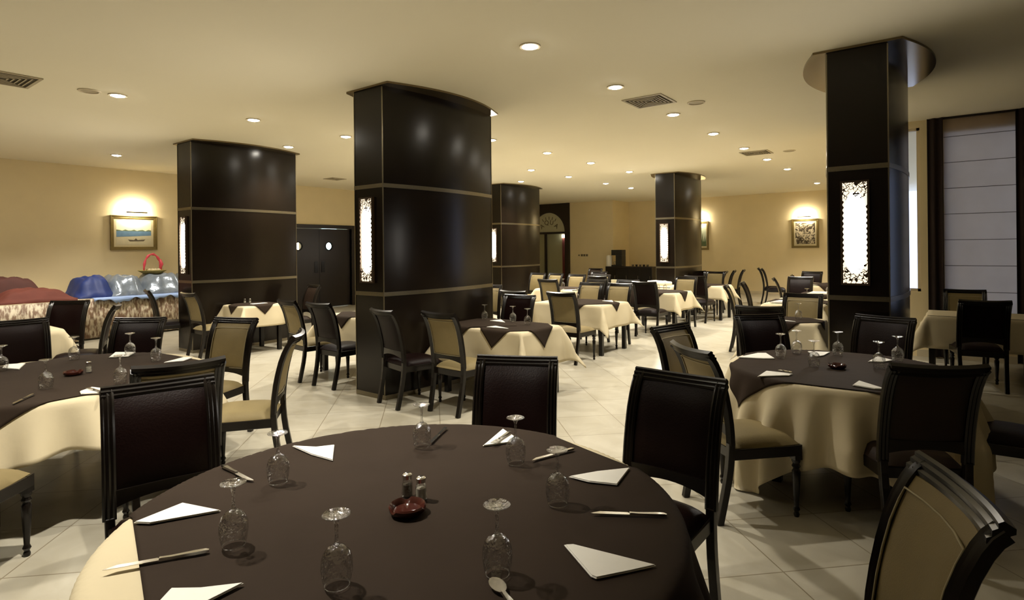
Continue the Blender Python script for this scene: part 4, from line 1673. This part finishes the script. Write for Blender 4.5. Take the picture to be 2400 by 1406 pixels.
def art_sea(bm, w_, h_):
    ms = [M['mat'], mat('art_sky', (.80, .74, .52), .8, noise=.1), mat('art_trees', (.12, .16, .08), .8, noise=.4, nscale=30), mat('art_sea', (.12, .22, .34), .8, noise=.3, nscale=14),
          mat('art_sand', (.55, .50, .34), .8, noise=.15, nscale=9), mat('art_boat', (.10, .08, .05), .8, noise=.3, nscale=20)]
    poly(bm, [(-w_, h_ * .15), (w_, h_ * .15), (w_, h_), (-w_, h_)], -.0105, 1)
    poly(bm, [(-w_, h_ * .12), (w_, h_ * .12)] + [(w_ * (1 - 2 * k / 12), h_ * (.22 + .06 * math.sin(k * 2.3))) for k in range(13)], -.0108, 2)
    poly(bm, [(-w_, -h_ * .35), (w_, -h_ * .22), (w_, h_ * .14), (-w_, h_ * .14)], -.0111, 3)
    poly(bm, [(-w_, -h_), (w_, -h_), (w_, -h_ * .22), (0, -h_ * .30), (-w_, -h_ * .42)], -.0114, 4)
    poly(bm, [(-w_ * .25, -h_ * .72), (w_ * .55, -h_ * .70), (w_ * .66, -h_ * .55), (w_ * .2, -h_ * .60), (w_ * .1, -h_ * .45), (0, -h_ * .60), (-w_ * .36, -h_ * .56)], -.0117, 5)
    return ms


def art_sepia(bm, w_, h_):
    ms = [M['mat'], mat('art_sepia_dark', (.11, .08, .04), .8, noise=.5, nscale=12), mat('art_sepia_light', (.66, .58, .42), .8, noise=.25, nscale=18)]
    nt = ms[1].node_tree
    b = nt.nodes['Principled BSDF']
    tc = nt.nodes.new('ShaderNodeTexCoord')
    n = nt.nodes.new('ShaderNodeTexNoise')
    n.inputs['Scale'].default_value = 7.5
    n.inputs['Detail'].default_value = 3
    n.inputs['Distortion'].default_value = 1.6
    cr = nt.nodes.new('ShaderNodeValToRGB')
    cr.color_ramp.elements[0].position = .44
    cr.color_ramp.elements[0].color = (.055, .038, .018, 1)
    cr.color_ramp.elements[1].position = .58
    cr.color_ramp.elements[1].color = (.60, .52, .36, 1)
    nt.links.new(tc.outputs['Object'], n.inputs['Vector'])
    nt.links.new(n.outputs['Fac'], cr.inputs[0])
    nt.links.new(cr.outputs[0], b.inputs['Base Color'])
    poly(bm, [(-w_, -h_), (w_, -h_), (w_, h_), (-w_, h_)], -.0105, 1)
    return ms


def art_garden(bm, w_, h_):
    ms = [M['mat'], mat('art_mist', (.52, .56, .40), .8, noise=.2, nscale=6), mat('art_green', (.10, .14, .06), .8, noise=.5, nscale=16)]
    poly(bm, [(-w_, -h_), (w_, -h_), (w_, h_), (-w_, h_)], -.0105, 1)
    for k in range(7):
        x = w_ * (-.85 + 1.7 * k / 6)
        poly(bm, [(x - .03, -h_), (x + .05, -h_), (x + .04, h_ * (.1 + .2 * math.sin(k * 2)))], -.0108, 2)
    poly(bm, [(-w_, -h_), (w_, -h_), (w_, -h_ * .55), (-w_, -h_ * .6)], -.0111, 2)
    return ms


picture('L', (5.03, 2.035), .90, .74, 'framed seascape with a boat on the left wall above the buffet', art_sea)
picture('F', (-3.68, 2.02), .80, .94, 'framed sepia picture on the far wall beside the right column', art_sepia)
picture('F', (-7.12, 2.02), .64, 1.02, 'framed misty green picture half hidden behind the far column', art_garden)

# ------------------------------------------------------------------ sideboard with coffee machine, switches
t = thing('sideboard', 'dark wooden sideboard before the far wall left of the far column', 'sideboard', (-9.12, 19.08, 0))
bm = bmesh.new()
box(bm, -.85, .95, -.22, .22, .06, .94)
obj('cabinet_body', bm, M['wooddoor'], t, bevel=.006)
for k in range(4):
    bm = bmesh.new()
    x0 = -.83 + k * .445
    box(bm, x0, x0 + .43, -.235, -.22, .10, .90)
    d = obj('door', bm, M['wood'], t, bevel=.004)
    bm = bmesh.new()
    tube(bm, [(x0 + .38, -.26, .5), (x0 + .38, -.26, .62)], .006, 6)
    obj('handle', bm, M['bronze'], d)
bm = bmesh.new()
box(bm, -.82, .92, -.2, .2, 0, .06)
obj('plinth', bm, M['wood'], t)
t = thing('coffee_machine', 'dark coffee machine standing on the left end of the sideboard', 'coffee machine', (-9.55, 19.1, .94))
bm = bmesh.new()
box(bm, -.22, .20, -.16, .16, .40, .60)
box(bm, -.05, .20, -.16, .16, .04, .40)
box(bm, -.22, .20, -.16, .16, 0, .05)
obj('machine_body', bm, M['black'], t, bevel=.01)
bm = bmesh.new()
lathe(bm, [(0, .05), (.05, .05), (.06, .12), (.045, .18), (0, .18)], 14, (-.13, -.05, 0))
obj('glass_jug', bm, M['glass'], t, smooth=True)
bm = bmesh.new()
lathe(bm, [(0, 0), (.10, 0), (.10, .36), (.07, .40), (0, .41)], 20)
o = obj('white_urn', bm, M['napkin'], smooth='auto', loc=(-9.88, 18.98, .94))
tag(o, 'pale urn left of the coffee machine on the sideboard', 'urn')
for k in range(5):
    bm = bmesh.new()
    lathe(bm, [(0, 0), (.03, 0), (.045, .07), (.04, .07), (.02, .01), (0, .01)], 12)
    o = obj('coffee_cup', bm, M['black' if k % 2 else 'bronze'], smooth='auto', loc=(-8.95 + k * .14, 19.0, .941))
    tag(o, 'small dark cup in the row on the sideboard, number %s from the left end' % ORD[k], 'cup', 'cups on the sideboard')
for k, dx in enumerate((0, .13, .24, .35)):
    bm = bmesh.new()
    s = .03 if k == 0 else .045
    box(bm, -s, s, -.012, 0, -s, s)
    t = obj('wall_switch', bm, M['switch'], bevel=.003, loc=(-11.42 + dx + .06, YF1 - .001, 1.34))
    tag(t, 'wall switch right of the arched doorway, %s from the left' % ORD[k], 'switch', 'wall switches beside the doorway')
    bm = bmesh.new()
    box(bm, -s * .5, s * .5, -.018, -.012, -s * .5, s * .5)
    obj('rocker', bm, M['ventdark'], t)

# ------------------------------------------------------------------ roman blind and drapes
t = thing('roman_blind', 'pale grey roman blind with horizontal seams in the window', 'blind', (0, YW - .03, 0))
bm = bmesh.new()
zs = [3.37, 3.11, 2.75, 2.39, 2.03, 1.67, 1.31, .95, .62]
prof = []
for z0, z1 in zip(zs, zs[1:]):
    for q in range(6):
        s = q / 6
        prof.append((z0 + (z1 - z0) * s, -.012 * math.sin(PI * s)))
prof.append((.62, 0))
nx = 12
rows_ = []
for z, y in prof:
    rows_.append([bm.verts.new((-.03 + .77 * i / nx, y + .003 * math.sin(i * 1.3 + z * 4), z)) for i in range(nx + 1)])
for r0, r1 in zip(rows_, rows_[1:]):
    for i in range(nx):
        bm.faces.new((r0[i], r0[i + 1], r1[i + 1], r1[i]))
obj('blind_fabric', bm, M['blind'], t, smooth=True, fixn=False)
for z in zs[1:-1]:
    bm = bmesh.new()
    tube(bm, [(-.03, -.006, z), (.74, -.006, z)], .0045, 6)
    obj('blind_rod', bm, mat('blind_rod_cover', (.16, .13, .10), .8, noise=.1), t)
bm = bmesh.new()
box(bm, -.05, .76, -.02, .02, 3.36, 3.388)
obj('head_rail', bm, M['wooddoor'], t)


def drape(x0, x1, z0, z1, y, label, m):
    bm = bmesh.new()
    n = int((x1 - x0) / .012)
    a, b = [], []
    for k in range(n + 1):
        x = x0 + (x1 - x0) * k / n
        yy = .025 * math.sin(k * .75)
        a.append(bm.verts.new((x, yy, z0)))
        b.append(bm.verts.new((x, yy * .7, z1)))
    for k in range(n):
        bm.faces.new((a[k], a[k + 1], b[k + 1], b[k]))
    o = obj('window_drape', bm, m, smooth=True, loc=(0, y, 0), fixn=False)
    o.modifiers.new('thick', 'SOLIDIFY').thickness = .004
    tag(o, label, 'drape', 'dark drapes beside the roman blind')


drape(-.215, -.035, .02, 3.385, YW - .07, 'dark brown drape left of the roman blind', M['drape'])
drape(.735, 1.6, .02, 3.385, YW - .07, 'dark drape at the right edge beside the roman blind', M['drape'])
